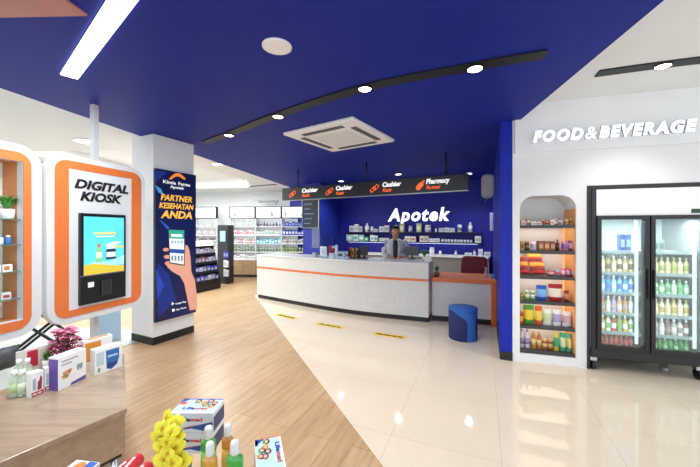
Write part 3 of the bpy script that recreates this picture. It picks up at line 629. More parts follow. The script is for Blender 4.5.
for j, (z, y, col, word) in enumerate(rows):
    part('tray', G().box(.03, y - .02, z - .02, RL - .03, .3, z).box(.03, y - .03, z - .03, RL - .03, y - .02, z + .03), SATIN, t)
    for q in range(10):
        c_ = [col, '#d9dce8', col, col, '#8a86a8'][(q * 3 + j) % 5]
        stand(RK, .1 + q * .118, y + .01, z, 'box', c_, '#c9cce0', .105, .12 + .015 * ((q + j) % 3), f'{word} pack on {["lowest", "third", "second", "top"][j]} tray of black rack, {ORD[9 - q]} from the tower end', 'box', group='packs on the black rack', dp=.1)
# ------------------------------------------------------------------ the curved counter
fr = smooth_line([P(257, 298, 0), P(342, 313.3, 0), P(428.5, 323, 0)], 8)
def off(pts, d):
    o = []
    for i, p in enumerate(pts):
        v = (pts[min(i + 1, len(pts) - 1)] - pts[max(i - 1, 0)]).xy.normalized(); o.append((p.x - v.y * d, p.y + v.x * d))
    return o
def band(d0, d1): return off(fr, d0) + off(fr, d1)[::-1]
t = thing('service_counter', 'long curved speckled white service counter with an orange stripe', 'counter')
part('body', G().prism(band(.0, .62), .085, .94), TERRA, t)
part('kick', G().prism(band(.03, .6), 0, .085), KICK, t)
part('counter_top', G().prism(band(-.015, .64), .94, .965), mat('#dfe1e2', .2), t, .004)
part('orange_stripe', G().prism(band(-.006, 0), .665, .705), ORANGE, t)
CF = Face(fr[8].x, fr[8].y, -25)
# ------------------------------------------------------------------ low desk and stool
DK = Face(1.345, 5.215, -17.5); DL = .97
t = thing('consultation_desk', 'low speckled consultation desk with orange top, beside the wing wall', 'desk', DK.loc(0), DK.rz)
part('desk_top', G().box(0, 0, .655, DL, .75, .72), ORANGE, t, .004); part('front_panel', G().box(0, .05, .09, DL - .075, .09, .655), TERRA, t)
part('end_panel', G().box(DL - .075, 0, .0, DL, .75, .655), ORANGE, t, .003); part('kick', G().box(0, .055, 0, DL - .075, .085, .09), KICK, t)
sp = P(465.5, 340.5, 0)
t = thing('drum_stool', 'low blue drum stool with curved two-tone cover before the desk', 'stool', (sp.x, sp.y + .1, 0))
NV = mat('#1a2560', .75, noise=.12, scale=180); LB = mat('#2a62b2', .75, noise=.1, scale=180)
r_, h_ = .19, .43
part('cover', G().lathe([(r_ * .96, 0), (r_, .012), (r_, h_ - .03), (r_ * .985, h_ - .012), (r_ * .95, h_ - .002), (.001, h_ + .004)], seg=40), NV, t)
g = G(); vs = []; n = 40
# light blue panel: covers the top, sweeps down the front between two curved edges
rr2 = r_ + .004
for j in range(15):
    f = j / 14; z = (h_ - .012) * (1 - f)
    a0 = -92 - 85 * max(0, 1 - f * 2.6) ** 1.7; a1 = -52 + 40 * max(0, 1 - f * 3.0) ** 2
    for i in range(13):
        a = R(a0 + (a1 - a0) * i / 12); vs.append((rr2 * math.cos(a), rr2 * math.sin(a), z + .004))
g.add(vs, [(j * 13 + i, j * 13 + i + 1, (j + 1) * 13 + i + 1, (j + 1) * 13 + i) for j in range(14) for i in range(12)], 0, True)
g.lathe([(rr2, h_ - .03), (rr2, h_ - .01), (rr2 * .96, h_ + .004), (.001, h_ + .01)], seg=40)
part('top_panel', g, LB, t)
for a in (45, 135, 225, 315): pass
# floor stickers in front of the counter
for i, (c_, rot) in enumerate((((286, 316.5), -36), ((329.5, 325.6), -30), ((389, 335.5), -25))):
    p = P(*c_, .003); t = thing('floor_sticker', f'yellow queue sticker on the tiles, {["nearest the oak floor", "middle of three", "nearest the stool"][i]}', 'sticker', (p.x, p.y, .003), R(rot))
    part('strip', G().box(-.24, -.065, 0, .24, .065, .002), mat('#e3bf3c', .5, noise=.08), t)
    g = G()
    for x, wd in ((-.19, .1), (-.07, .1), (.05, .06), (.13, .07)): g.box(x, -.02, .002, x + wd, .022, .003)
    part('text_mark', g, mat('#4a3f20', .6), t)
# ------------------------------------------------------------------ behind the counter
t = thing('back_counter', 'long grey fronted back counter with white top under the blue wall', 'counter', BW.loc(0), BW.rz)
part('cabinet', G().box(.45, -.5, .08, 4.75, -.002, .83), mat('#8f8984', .5, noise=.25, scale=90), t); part('counter_top', G().box(.43, -.53, .83, 4.75, 0, .87), WHITEP, t, .004); part('kick', G().box(.47, -.46, 0, 4.75, 0, .08), KICK, t)
ka, kz_ = BW.k(346.5), BW.k(482)
for lb_, z in (('upper dark shelf on the blue wall under the white letters', 1.445), ('lower dark shelf on the blue wall above the back counter', 1.185)):
    solid('wall_shelf', G().box(ka, -.25, z - .03, kz_, 0, z), mat('#101a3c', .4), lb_, 'shelf', BW.loc(0), BW.rz, bevel=.003)
solid('shelf_strip_lamp', G().box(ka + .1, -.1, 1.145, kz_ - .1, -.08, 1.155), mat('#dfe9ff', .5, emit=4), 'cool light strip under the lower dark shelf on blue wall', 'strip light', BW.loc(0), BW.rz)
def onwall(px0, px1, hpx, z, kind, col, cap, label, cat, into=-.2, dp=.09):
    k0, k1 = BW.k(px0), BW.k(px1); Y = BW.loc((k0 + k1) / 2).y; stand(BW, (k0 + k1) / 2, into, z, kind, col, cap, (k1 - k0) * .94, hpx / F * Y, label, cat, dp=dp)
U = [(352, 357, 6, 'box', '#cfd4da', '#9aa3b0', 'flat pale grey carton'), (357, 361, 7.5, 'box', '#e6e8ea', '#a9b4c0', 'white carton with grey band'), (361, 365, 5.5, 'box', '#c4c9d0', '#8d97a4', 'low grey carton'), (367, 371.5, 8.5, 'bottle', '#e3e6e8', '#f3f4f5', 'tall pale bottle'), (372.6, 375.5, 5.5, 'jar', '#dfe3e6', '#f0f1f2', 'small pale jar'), (376, 380, 3, 'box', '#d3d8de', '#a3adba', 'very low pale carton'),
     (381.5, 386, 5.5, 'box', '#d9dde2', '#a4aebb', 'pale carton beside the pharmacist'), (386.5, 391.5, 6.5, 'box', '#c9ced6', '#96a0ae', 'grey carton beside the pharmacist'), (401.5, 406, 8.5, 'box', '#b9c48f', '#e8ead0', 'green and cream carton'), (410, 414, 6, 'jar', '#aeb6c4', '#e3e6ea', 'grey jar with pale lid'), (418, 422.8, 8.5, 'box', '#c3cf8f', '#eef0d8', 'light green carton'), (426, 432.3, 7, 'jar', '#c3bfe0', '#e9e8f2', 'lilac jar'), (436, 438, 3.5, 'jar', '#d9dce0', '#eceef0', 'tiny pale jar'),
     (440, 445, 4, 'box', '#cfd3d8', '#aab2bc', 'first of a low run of white cartons'), (445.3, 450.3, 4.4, 'box', '#dde0e4', '#aab2bc', 'second of a low run of white cartons'), (450.6, 455.6, 4, 'box', '#cfd3d8', '#aab2bc', 'third of a low run of white cartons'), (458, 463, 7.5, 'can', '#e9ebee', '#8f96a6', 'white tub with dark mark'), (468.5, 473, 9.5, 'bottle', '#dfe2e5', '#eef0f1', 'white bottle with narrow neck')]
for x0, x1, hp, kd, c1, c2, lb_ in U: onwall(x0, x1, hp, 1.445, kd, c1, c2, lb_ + ' on the upper blue wall shelf', kd)
L_ = [(349, 355, 6.2, 'box', '#bfe3df', '#e9f5f3', 'first teal and white carton'), (355.2, 361, 6.4, 'box', '#dff0ee', '#6fbcb4', 'second teal and white carton'), (361.2, 366.6, 6, 'box', '#8fd0c8', '#eef7f6', 'third teal and white carton'), (367, 371, 4, 'box', '#3fae7f', '#cfeedd', 'small green carton'), (372.6, 376.4, 6, 'box', '#f0f2f2', '#8fc0cc', 'white carton'), (376.6, 380, 5.5, 'box', '#e0ecec', '#5fa8b8', 'white and blue carton'), (381.5, 386, 3.2, 'box', '#e6e9ea', '#b9c2c8', 'low white carton'), (386.5, 391, 3.2, 'box', '#e9ecec', '#a9c2c8', 'low white carton nearest the pharmacist'),
      (406.5, 412, 5.4, 'box', '#f0efec', '#d9a77f', 'white carton with tan band'), (412.2, 417.5, 5.2, 'box', '#ecebe8', '#c97f6a', 'white carton with red band'), (421, 425.4, 5.8, 'box', '#e9e2da', '#b98f6a', 'beige carton'), (425.6, 430, 6, 'box', '#dfd2c8', '#7f9fc0', 'pinkish carton'), (430.8, 434, 3.6, 'box', '#f3f4f4', '#c4ccd2', 'first low white carton past the pharmacist'), (434.3, 437.5, 3.6, 'box', '#eff1f2', '#c4ccd2', 'second low white carton past the pharmacist'), (437.8, 441, 3.6, 'box', '#f3f4f4', '#b4bcc6', 'third low white carton past the pharmacist')]
for x0, x1, hp, kd, c1, c2, lb_ in L_: onwall(x0, x1, hp, 1.185, kd, c1, c2, lb_ + ' on lower blue wall shelf', kd)
for i in range(10): onwall(442.3 + i * 3.1, 445 + i * 3.1, 3.2 - .05 * i, 1.185, 'jar', '#eef1f4', '#cfd8e4', f'tiny white jar on lower blue wall shelf, {ORD[i]} from the carton side', 'jar')
onwall(475.3, 481.5, 6.8, 1.185, 'box', '#f0f1f1', '#b8c4b4', 'big white carton at wing end of lower blue wall shelf', 'box')
for i, (x0, x1, hp, kd, c1, c2, lb_) in enumerate(((432, 437, 7, 'jar', '#dfe3d4', '#eef0ea', 'pale rounded tub'), (441, 444, 4, 'jar', '#cfe3ea', '#eef4f6', 'small pale blue jar'), (456, 459, 5, 'bottle', '#c9dff0', '#eef4fa', 'small pale blue bottle'), (466, 473, 3, 'box', '#eceff0', '#c4d0d6', 'low white box'), (474, 477, 5.5, 'bottle', '#f0f2f4', '#dfe6ea', 'small white bottle'), (479, 483.5, 7, 'box', '#eef0f2', '#cfd6da', 'tall white box'), (484.5, 491, 4.5, 'box', '#e6eaee', '#b8c4cc', 'wide white box'))):
    onwall(x0, x1, hp, .87, kd, c1, c2, lb_ + ' on the back counter', kd, into=-.4)
# dark screen and slim things on column and wing wall
(x0, z1), (x1, z0) = CO.hit(303.3, 200), CO.hit(319.2, 227.7)
t = thing('wall_screen', 'dark glossy menu screen on the blue column, below the hanging sign', 'screen', CO.loc(0), CO.rz)
part('panel', G().box(x0, -.05, z0, x1, 0, z1), mat('#1b2430', .12), t, .004); part('frame', G().ring(rect(x0 - .012, z0 - .012, x1 + .02, z1 + .01), rect(x0, z0, x1, z1), -.055, -.0), STEEL, t)
g = G()
for i in range(5): g.box(x0 + .06, -.0515, z0 + .1 + i * .13, x0 + .26 + .05 * (i % 3), -.05, z0 + .13 + i * .13)
part('text_line', g, mat('#4f6a86', .4), t)
solid('acrylic_strip', G().box(.3, -.03, 1.02, .54, -.024, z0 - .02), clear_mat('#cfdcf0', .1, haze=.18), 'pale clear strip hanging under the dark menu screen', 'panel', CO.loc(0), CO.rz)
WI = Face(*WG.loc(0)[:2], 66.9)
p = WI.loc(1.75, 2.02, 0); kk = WI.k(489); 
t = thing('wall_speaker', 'pale grey rounded wall speaker high on the blue wing wall', 'speaker', WI.loc(2.3, 2.3, -.0), WI.rz)
t.rotation_euler = (0, 0, WG.rz)
hw = .17
part('housing', G().prism(rrect(-.23, -.21, -.01, .21, .08, 6), -.1, .12, 'y', smooth_side=True), mat('#b9bdc4', .45), t, .015)
part('front_grille', G().prism(rrect(-.21, -.18, -.04, .18, .06, 6), -.118, -.1, 'y', smooth_side=True), mat('#cdd1d6', .6, noise=.15, scale=120), t)
part('pull_cord', G().tube([(-.12, -.11, -.17), (-.13, -.115, -.24), (-.17, -.115, -.27)], .008, 6), mat('#8f949c', .5), t)
solid('wall_dispenser', G().box(-.07, -.05, -.2, -.0, .05, .2), mat('#c9d0e0', .4), 'slim pale vertical strip on blue wing wall above back counter', 'panel', WI.loc(3.6, 1.68, 0), WG.rz, bevel=.01)
# ------------------------------------------------------------------ pharmacist behind the counter
def skin_body(name, joints, edges, mats, parent=None, sub=2, root=0):
    me = D.meshes.new(name); me.from_pydata([j[:3] for j in joints], edges, []); me.materials.append(mats)
    o = D.objects.new(name, me); COL.objects.link(o)
    md = o.modifiers.new('skin', 'SKIN'); md.use_smooth_shade = True
    for i, j in enumerate(joints):
        sv = me.skin_vertices[0].data[i]; sv.radius = j[3] if isinstance(j[3], tuple) else (j[3], j[3]); sv.use_root = (i == root)
    o.modifiers.new('smooth', 'SUBSURF').levels = sub; o.modifiers['smooth'].render_levels = sub
    me2 = D.meshes.new_from_object(o.evaluated_get(bpy.context.evaluated_depsgraph_get())); D.objects.remove(o)
    for p in me2.polygons: p.use_smooth = True
    return part(name, me2, mats, parent)
pp = PY(395.5, 240, 6.35)
PR = thing('person', 'person in pale grey coat and dark top, head bowed, standing behind counter', 'person', (pp.x, pp.y, 0), R(-8))
# x to the viewer's right, -y towards the viewer; a woman about 1.6 m tall, looking down at her hands
J = [(0, 0, .86, (.13, .1)), (0, .01, 1.02, (.12, .09)), (0, .0, 1.2, (.12, .08)), (0, -.01, 1.275, (.07, .05)), (0, -.04, 1.35, .048), (0, -.07, 1.385, .05),
     (-.145, 0, 1.255, .038), (-.2, .01, 1.03, .042), (-.12, -.2, .985, .032), (-.08, -.25, .985, .022), (.145, 0, 1.255, .038), (.2, .01, 1.03, .042), (.12, -.2, .985, .032), (.08, -.25, .985, .022),
     (-.08, 0, .8, .085), (-.09, -.01, .45, .058), (-.09, .01, .09, .038), (-.09, -.1, .03, .034), (.08, 0, .8, .085), (.09, -.01, .45, .058), (.09, .01, .09, .038), (.09, -.1, .03, .034)]
E = [(0, 1), (1, 2), (2, 3), (3, 4), (4, 5), (3, 6), (6, 7), (7, 8), (8, 9), (3, 10), (10, 11), (11, 12), (12, 13), (0, 14), (14, 15), (15, 16), (16, 17), (0, 18), (18, 19), (19, 20), (20, 21)]
# head, nose, ears and fingers are grown into the same surface
hm = bmesh.new()
body = skin_body('body', J, E, SKIN, PR)
hm.from_mesh(body.data)
g = G(); TH = Matrix.Translation((0, -.1, 1.445)) @ Matrix.Rotation(R(26), 4, 'X')
prof = [(.004, -.115), (.035, -.108), (.052, -.08), (.064, -.04), (.073, .0), (.077, .04), (.068, .08), (.045, .105), (.004, .115)]
g.lathe(prof, (0, 0, 0), 20, 0, 1, 1.15, M=TH)
def tb_(pts, r): g.tube([TH @ Vector(p) for p in pts], r, 8)
tb_([(0, -.07, .02), (0, -.092, -.012), (0, -.08, -.022)], [.008, .013, .009])
for s_ in (-1, 1):
    g.tube([TH @ Vector((s_ * .073, .005, -.02)), TH @ Vector((s_ * .082, .012, .0)), TH @ Vector((s_ * .076, .01, .025))], [.008, .012, .009], 8)
    for q in range(4): g.tube([(s_ * (.085 - .012 * q), -.25, .985), (s_ * (.075 - .016 * q), -.285 - .004 * q, .982), (s_ * (.068 - .016 * q), -.312 + .004 * abs(q - 1.5), .974), (s_ * (.062 - .014 * q), -.322 + .006 * abs(q - 1.5), .966)], [.0095, .009, .008, .006], 7)
    g.tube([(s_ * .075, -.225, .995), (s_ * .045, -.25, .992), (s_ * .03, -.275, .985)], [.011, .0095, .007], 7)
m2 = g.mesh('head', SKIN); hm.from_mesh(m2)
me = D.meshes.new('body'); hm.to_mesh(me); hm.free(); me.materials.append(SKIN)
for p in me.polygons: p.use_smooth = True
rm = None
body.data = me
COAT = mat('#b9bdc6', .7, noise=.06, scale=20)
g = G()
# coat: body of the coat with open front, sleeves
ring = [(.66, .2, .15), (.8, .195, .145), (.98, .175, .135), (1.12, .185, .13), (1.22, .195, .12), (1.29, .15, .1), (1.33, .075, .075)]
vs = []; n = 22
for z, rx, ry in ring:
    for i in range(n):
        a = R(-90 + 14 + (360 - 28) * i / (n - 1)); vs.append((rx * math.cos(a), ry * math.sin(a) * 1.0 - (0.02 if z > 1.25 else 0), z))
g.add(vs, [(k * n + i, k * n + i + 1, (k + 1) * n + i + 1, (k + 1) * n + i) for k in range(len(ring) - 1) for i in range(n - 1)], 0, True)
for s_ in (-1, 1):
    g.tube([(s_ * .14, -.005, 1.275), (s_ * .185, 0, 1.24), (s_ * .215, .01, 1.13), (s_ * .225, .01, 1.03), (s_ * .2, -.06, .995), (s_ * .13, -.185, .99)], [.062, .068, .064, .06, .056, .046], 12)
co = part('coat', g, COAT, PR); sd = co.modifiers.new('cloth', 'SOLIDIFY'); sd.thickness = .008
g = G(); g.lathe([(.12, .7), (.15, .82), (.145, .98), (.155, 1.12), (.15, 1.22), (.1, 1.3), (.062, 1.335)], (0, -.0, 0), 20, 0, 1.0, .82)
part('top', g, mat('#23242c', .7), PR)
g = G()
for s_ in (-1, 1): g.tube([(s_ * .08, 0, .86), (s_ * .085, -.01, .5), (s_ * .09, .01, .1)], [.1, .078, .062], 12)
part('trousers', g, mat('#22242e', .7), PR)
for s_ in (-1, 1): part('shoe', G().ball((s_ * .09, -.06, .045), .045, .12, .045), BLACK, PR)
g = G(); HM = TH @ Matrix.Translation((0, .012, .02))
g.lathe([(.078, -.055), (.082, -.02), (.084, .03), (.076, .075), (.052, .105), (.004, .118)], (0, 0, 0), 20, 0, 1.0, 1.12, M=HM @ Matrix.Translation((0, .006, .012)) @ Matrix.Rotation(R(-42), 4, 'X'))
g.ball(tuple(HM @ Vector((0, .1, -.03))), .035, .03, .035)
part('hair', g, mat('#17130f', .5, noise=.3, scale=120), PR)
g = G()
for s_ in (-1, 1): g.ball(tuple(TH @ Vector((s_ * .03, -.078, .018))), .009, .006, .006, 8, 5)
part('eye', g, mat('#2a1d16', .3), PR)
part('mouth', G().ball(tuple(TH @ Vector((0, -.07, -.052))), .022, .008, .006, 10, 5), mat('#9c5a50', .5), PR)
# ------------------------------------------------------------------ things on the counter and the desk
CTZ = .9665
def onc(px, py, Y, rz=-25): p = PY(px, py, Y); return (p.x, p.y, CTZ), R(rz)
def cthing(name, label, cat, px, Y, rz=-25, z=CTZ): p = PY(px, 250, Y); return thing(name, label, cat, (p.x, p.y, z), R(rz))
def hgt(py, Y): return 1.5 - (py - 230) / F * Y - CTZ
t = cthing('card_machine', 'grey card machine on the counter, next to the white notice stand', 'payment terminal', 315.5, 6.35)
part('base', G().prism([(-.06, 0), (.06, 0), (.06, .03), (-.06, .09)], -.04, .04, 'x'), GREYP, t, .004); part('screen', G().rot((0, -.012, .07), .06, .05, .003, rx=R(27)), BLACK, t); part('cable', G().tube([(0, .06, .02), (-.05, .1, .012), (-.08, .16, .008)], .006, 6), BLACK, t)
t = cthing('notice_stand', 'white notice stand on counter under the dark menu screen', 'notice', 323.3, 6.3)
hh = hgt(246.5, 6.3); part('plate', G().box(-.075, 0, .01, .075, .012, hh), PAPER, t, .003); part('foot', G().box(-.08, -.03, 0, .08, .05, .012), ACRYL, t); part('print', G().box(-.055, -.002, .06, .055, 0, hh - .04), mat('#d5dade', .5, noise=.2, scale=30), t)
solid('notice_card', G().box(-.05, -.004, 0, .05, .03, .085).box(-.04, -.006, .02, .04, -.004, .07, 1), [PAPER, mat('#d9dde2', .5)], 'small white card box in front of the red box on counter', 'card', *[(lambda p: (p.x, p.y, CTZ))(PY(331.5, 250, 6.12))], R(-25))
solid('gift_box', G().box(-.05, 0, 0, .05, .05, hgt(245.5, 6.25)).box(-.051, -.001, .1, .051, .051, .125, 1), [mat('#a32332', .5), mat('#7d1826', .5)], 'dark red box standing on counter behind the small white card', 'box', *[(lambda p: (p.x, p.y, CTZ))(PY(331, 250, 6.25))], R(-25))
solid('leaflet_stand', G().box(-.015, 0, 0, .02, .05, hgt(245, 6.2)), PAPER, 'narrow white leaflet stand on counter beside the red box', 'leaflet', *[(lambda p: (p.x, p.y, CTZ))(PY(335.8, 250, 6.2))], R(-25))
t = cthing('counter_shield', 'clear acrylic shield with pale sticker standing on the counter', 'screen', 335, 5.87)
part('sheet', G().box(-.28, 0, 0, .28, .006, .44), clear_mat('#eef4fb', .06), t); part('foot', G().box(-.26, -.05, 0, -.24, .06, .01), ACRYL, t); part('foot', G().box(.24, -.05, 0, .26, .06, .01), ACRYL, t); part('sticker', G().box(-.06, -.003, .2, .06, 0, .235), mat('#9fb6e6', .5), t)
t = cthing('tissue_box', 'flat white tray with small white cup on counter by the shield', 'tray', 344.6, 6.07)
part('tray', G().box(-.11, -.06, 0, .11, .06, .025), mat('#dfe6ee', .4), t, .005); part('cup', G().lathe([(.03, .025), (.034, .03), (.036, .1), (.033, .1), (.03, .035)], (0.0, 0, 0), 16), mat('#c9d6ea', .4), t)
t = cthing('wire_basket', 'black wire basket of yellow and red packs on the counter', 'basket', 354.3, 6.05)
part('basket', G().box(-.1, -.07, 0, .1, .07, .012).ring(rect(-.1, 0, .1, .15), rect(-.088, .012, .088, .138), -.07, -.062).ring(rect(-.1, 0, .1, .15), rect(-.088, .012, .088, .138), .062, .07).box(-.1, -.07, 0, -.094, .07, .15).box(.094, -.07, 0, .1, .07, .15), BLACK, t)
for i, (x, c_, w_) in enumerate(((-.06, '#b5402f', 'red'), (-.02, '#d9b23c', 'yellow'), (.02, '#2f2a26', 'black'), (.055, '#c98a32', 'orange'))):
    o = D.objects.new('product_box', goods('box', c_, '#3a332c', .034, .19 - .02 * (i % 2), .06)); COL.objects.link(o); o.location = (Matrix.Translation(t.location) @ Matrix.Rotation(R(-25), 4, 'Z')) @ Vector((x, .03, .014)); o.rotation_euler = (0, 0, R(-25)); tag(o, f'{w_} pack standing in the black wire basket on counter', 'box')
t = cthing('cash_terminal', 'black cash terminal on counter between wire basket and pharmacist', 'cash register', 364, 5.98)
part('stand', G().box(-.07, -.05, 0, .07, .07, .02).box(-.02, .0, .02, .02, .03, .1), BLACK, t, .004); part('display', G().rot((0, 0, .15), .17, .025, .17, rx=R(-12)), mat('#22262b', .3), t, .006)
t = cthing('receipt_tray', 'flat white tray of papers on counter before the pharmacist', 'tray', 377.5, 5.8)
part('tray', G().box(-.16, -.06, 0, .16, .08, .02), mat('#e6ebee', .4), t, .004); part('papers', G().rot((0.02, .01, .025), .2, .1, .008, rz=.1), PAPER, t)
t = cthing('cash_monitor', 'grey back of a monitor on counter beside the potted plant', 'monitor', 412, 5.85)
part('stand', G().box(-.06, -.04, 0, .06, .06, .012).box(-.015, .0, .012, .015, .02, .07), BLACK, t); part('panel', G().box(-.13, -.015, .06, .13, .015, .23), mat('#3a4048', .35), t, .006)
def potplant(label, px, Y, z, pot, r, h, seed, potcol='#d9dbdc'):
    p = PY(px, 250, Y); t = thing('potted_plant', label, 'plant', (p.x, p.y, z))
    part('pot', G().lathe([(pot * .75, 0), (pot, pot * 1.3), (pot * .92, pot * 1.3), (pot * .85, pot * 1.1)], seg=18), mat(potcol, .4), t); part('soil', G().lathe([(.002, pot * 1.15), (pot * .9, pot * 1.15), (.002, pot * 1.2)], seg=14), SOIL, t)
    part('foliage', fronds(70, r, h, .011, seed, pot * 1.1), mat('#5f9a35', .5, noise=.35, scale=60), t)
potplant('bushy green potted plant on the right end of the counter', 424.5, 5.6, CTZ, .05, .11, .13, 5)
potplant('small green potted plant on the orange desk by the counter end', 436.8, 5.42, .7215, .05, .07, .11, 6, '#6f6a58')
solid('price_stand', G().prism([(-.06, 0), (.06, 0), (.05, .09), (-.05, .1)], -.01, .01, 'y'), mat('#e6e4cf', .5), 'small cream card standing on counter end past the potted plant', 'card', (lambda p: (p.x, p.y, CTZ))(PY(428, 250, 5.42)), R(-25))
# red chair behind the desk
p = PY(474, 270, 6.15); t = thing('office_chair', 'dark red padded chair standing behind the orange desk', 'chair', (p.x, p.y, 0), R(-18))
RED = mat('#7d1f2c', .6, noise=.1, scale=80)
part('backrest', G().prism([(-.2, .46), (.2, .46), (.245, .72), (.235, .93), (.2, .985), (-.17, 1.0), (-.225, .95), (-.245, .72)], -.03, .04, 'y'), RED, t, .025)
part('seat', G().box(-.23, .02, .42, .23, .46, .5), RED, t, .03); part('column', G().tube([(0, .24, .1), (0, .24, .42)], .03, 10), CHROME, t); part('back_bar', G().tube([(0, .06, .44), (0, -.035, .47), (0, -.04, .62)], .02, 8), BLACK, t)
for k in range(5):
    a = R(72 * k + 20); part('leg', G().tube([(0, .24, .11), (.26 * math.cos(a), .24 + .26 * math.sin(a), .07)], [.024, .016], 8), CHROME, t); part('caster', G().ball((.26 * math.cos(a), .24 + .26 * math.sin(a), .032), .032, .024, .032), BLACK, t)
p = PY(486.3, 272, 5.32); t = thing('sanitizer_bottle', 'clear pump bottle of gel standing on the orange desk', 'bottle', (p.x, p.y, .7215))
part('bottle', G().lathe([(.026, 0), (.03, .006), (.03, .08), (.012, .1), (.012, .108)], seg=16), clear_mat('#dfe9f2', .1, haze=.35), t); part('pump', G().lathe([(.012, .108), (.012, .12), (.005, .122), (.005, .14)], seg=12).rot((-.012, 0, .144), .04, .014, .01), WHITEP, t)
p = PY(494, 276, 5.2); solid('card_holder', G().prism([(-.04, 0), (.04, 0), (.04, .05), (-.04, .07)], -.03, .03, 'x'), mat('#4f8fd0', .4), 'small blue card holder on the orange desk beside the wing wall', 'card holder', (p.x - .02, p.y, .7215), R(-18))
p = PY(463, 276, 5.5); solid('pen', G().tube([(-.05, 0, .005), (.05, .01, .005)], .004, 6), PAPER, 'white pen lying on the orange desk before the red chair', 'pen', (p.x, p.y, .7215))
# ------------------------------------------------------------------ snack alcove
AS = (1.555, 1.265, .98, .695, .415, .135)
AT = ['top', 'second', 'third', 'fourth', 'fifth', 'lowest']
for i, z in enumerate(AS):
    solid('alcove_shelf', G().box(A0 + .007, .03, z - .022, A1 - .007, .345, z).box(A0 + .007, .015, z - .034, A1 - .007, .03, z), mat('#3a3a3c', .4), f'dark shelf board in the arched alcove, {AT[i]} one', 'shelf', FB.loc(0), FB.rz)
    solid('shelf_strip_lamp', G().box(A0 + .03, .06, z - .026, A1 - .03, .3, z - .022), mat('#fff0dc', .5, emit=1.9), f'warm light strip under the {AT[i]} alcove shelf', 'strip light', FB.loc(0), FB.rz)
AF = Face(*FB.loc(0, 0, .06)[:2], FB.deg)
def alc(level, x0, x1, hpx, kind, col, cap, lab, cat, into=.0, dp=.09, lift=0):
    k0, k1 = AF.k(x0), AF.k(x1); Y = AF.loc((k0 + k1) / 2).y
    stand(AF, (k0 + k1) / 2, into, AS[level] + lift, kind, col, cap, (k1 - k0) * .97, hpx / F * Y, f'{lab}, {AT[level]} shelf of the arched alcove', cat, dp=dp)
c5 = lambda x: 515 + x / 5.18
c4 = lambda x: 515 + x / 4.67
for (a, b, h, kd, c1, c2, lb_) in ((32, 54, 4.5, 'box', '#e9dfd8', '#c98f86', 'small white pack at the wing wall end'), (56, 82, 3.4, 'bag', '#e6d6cf', '#b98a86', 'flat pale pack'), (84, 112, 3.6, 'box', '#f0e8e2', '#c7a29a', 'flat white carton'), (114, 140, 3.2, 'box', '#e8ddd4', '#b5776b', 'low beige carton'), (142, 160, 5.6, 'pouch', '#d9a07a', '#b0503c', 'small tan pouch'), (162, 182, 4.8, 'jar', '#e9d6b8', '#c0402f', 'small cream jar'), (184, 206, 5.2, 'box', '#f0e3d4', '#d0a06a', 'white and tan carton'), (208, 226, 6, 'jar', '#b84a36', '#f0e6dc', 'red jar with white lid'), (230, 256, 4.6, 'pouch', '#ece6e4', '#a99aa8', 'small white pouch'), (262, 284, 6.2, 'pouch', '#e6c98f', '#c98a4a', 'cream snack packet'), (287, 311, 6.4, 'pouch', '#e9cf9a', '#b97a3f', 'second cream snack packet at fridge end')):
    alc(0, c5(a), c5(b), h, kd, c1, c2, lb_, 'snack')
for (a, b, h, kd, c1, c2, lb_) in ((30, 48, 9, 'box', '#b08a3a', '#6f4a24', 'gold and brown carton'), (54, 80, 8.5, 'jar', '#2a2420', '#8a6a4a', 'dark jar'), (86, 118, 9, 'pouch', '#e8e4e6', '#b3b0c0', 'white pouch'), (122, 150, 9.6, 'box', '#8a4f2f', '#c99a6a', 'first brown biscuit carton'), (152, 180, 9.6, 'box', '#93572f', '#d0a878', 'second brown biscuit carton'), (182, 210, 9.4, 'box', '#7f4428', '#c58f60', 'third brown biscuit carton'), (216, 238, 11, 'bottle', '#2f2320', '#5a3a30', 'dark bottle'), (246, 276, 10, 'pouch', '#d98aa6', '#8a5fb0', 'pink pouch'), (282, 310, 10.4, 'pouch', '#7a4fa0', '#d8b0d0', 'purple pouch at fridge end')):
    alc(1, c5(a), c5(b), h, kd, c1, c2, lb_, 'snack')
for st, (a, b, n) in enumerate(((28, 80, 3), (84, 166, 4))):
    for q in range(n):
        top = q == n - 1
        alc(2, c5(a + 2 * (q % 2)), c5(b - 3 * ((q + 1) % 2)), 5.2, 'bag', '#c2282c' if not (top and st) else '#d98a2c', '#e6b23c' if q % 2 else '#7f1a1e', f'{"red" if not (top and st) else "orange"} crisps bag, {["lowest", "second", "third", "fourth", "fifth"][q]} of the {["shorter", "taller"][st]} stack', 'crisps', dp=.09, into=.02 + q * .05, lift=q * .05)
for (a, b, h, kd, c1, c2, lb_) in ((172, 212, 5, 'pouch', '#a8433f', '#d8a0a0', 'small red brown pouch'), (216, 240, 6, 'pouch', '#7fb0d8', '#d05a7a', 'small blue pouch'), (242, 266, 7.5, 'pouch', '#d86a90', '#f0c8d0', 'pink sweet pouch'), (268, 290, 8, 'pouch', '#b85a88', '#e0a0c0', 'mauve sweet pouch'), (292, 312, 7, 'pouch', '#d8457a', '#8fb0d8', 'bright pink sweet pouch at fridge end')):
    alc(2, c5(a), c5(b), h, kd, c1, c2, lb_, 'snack')
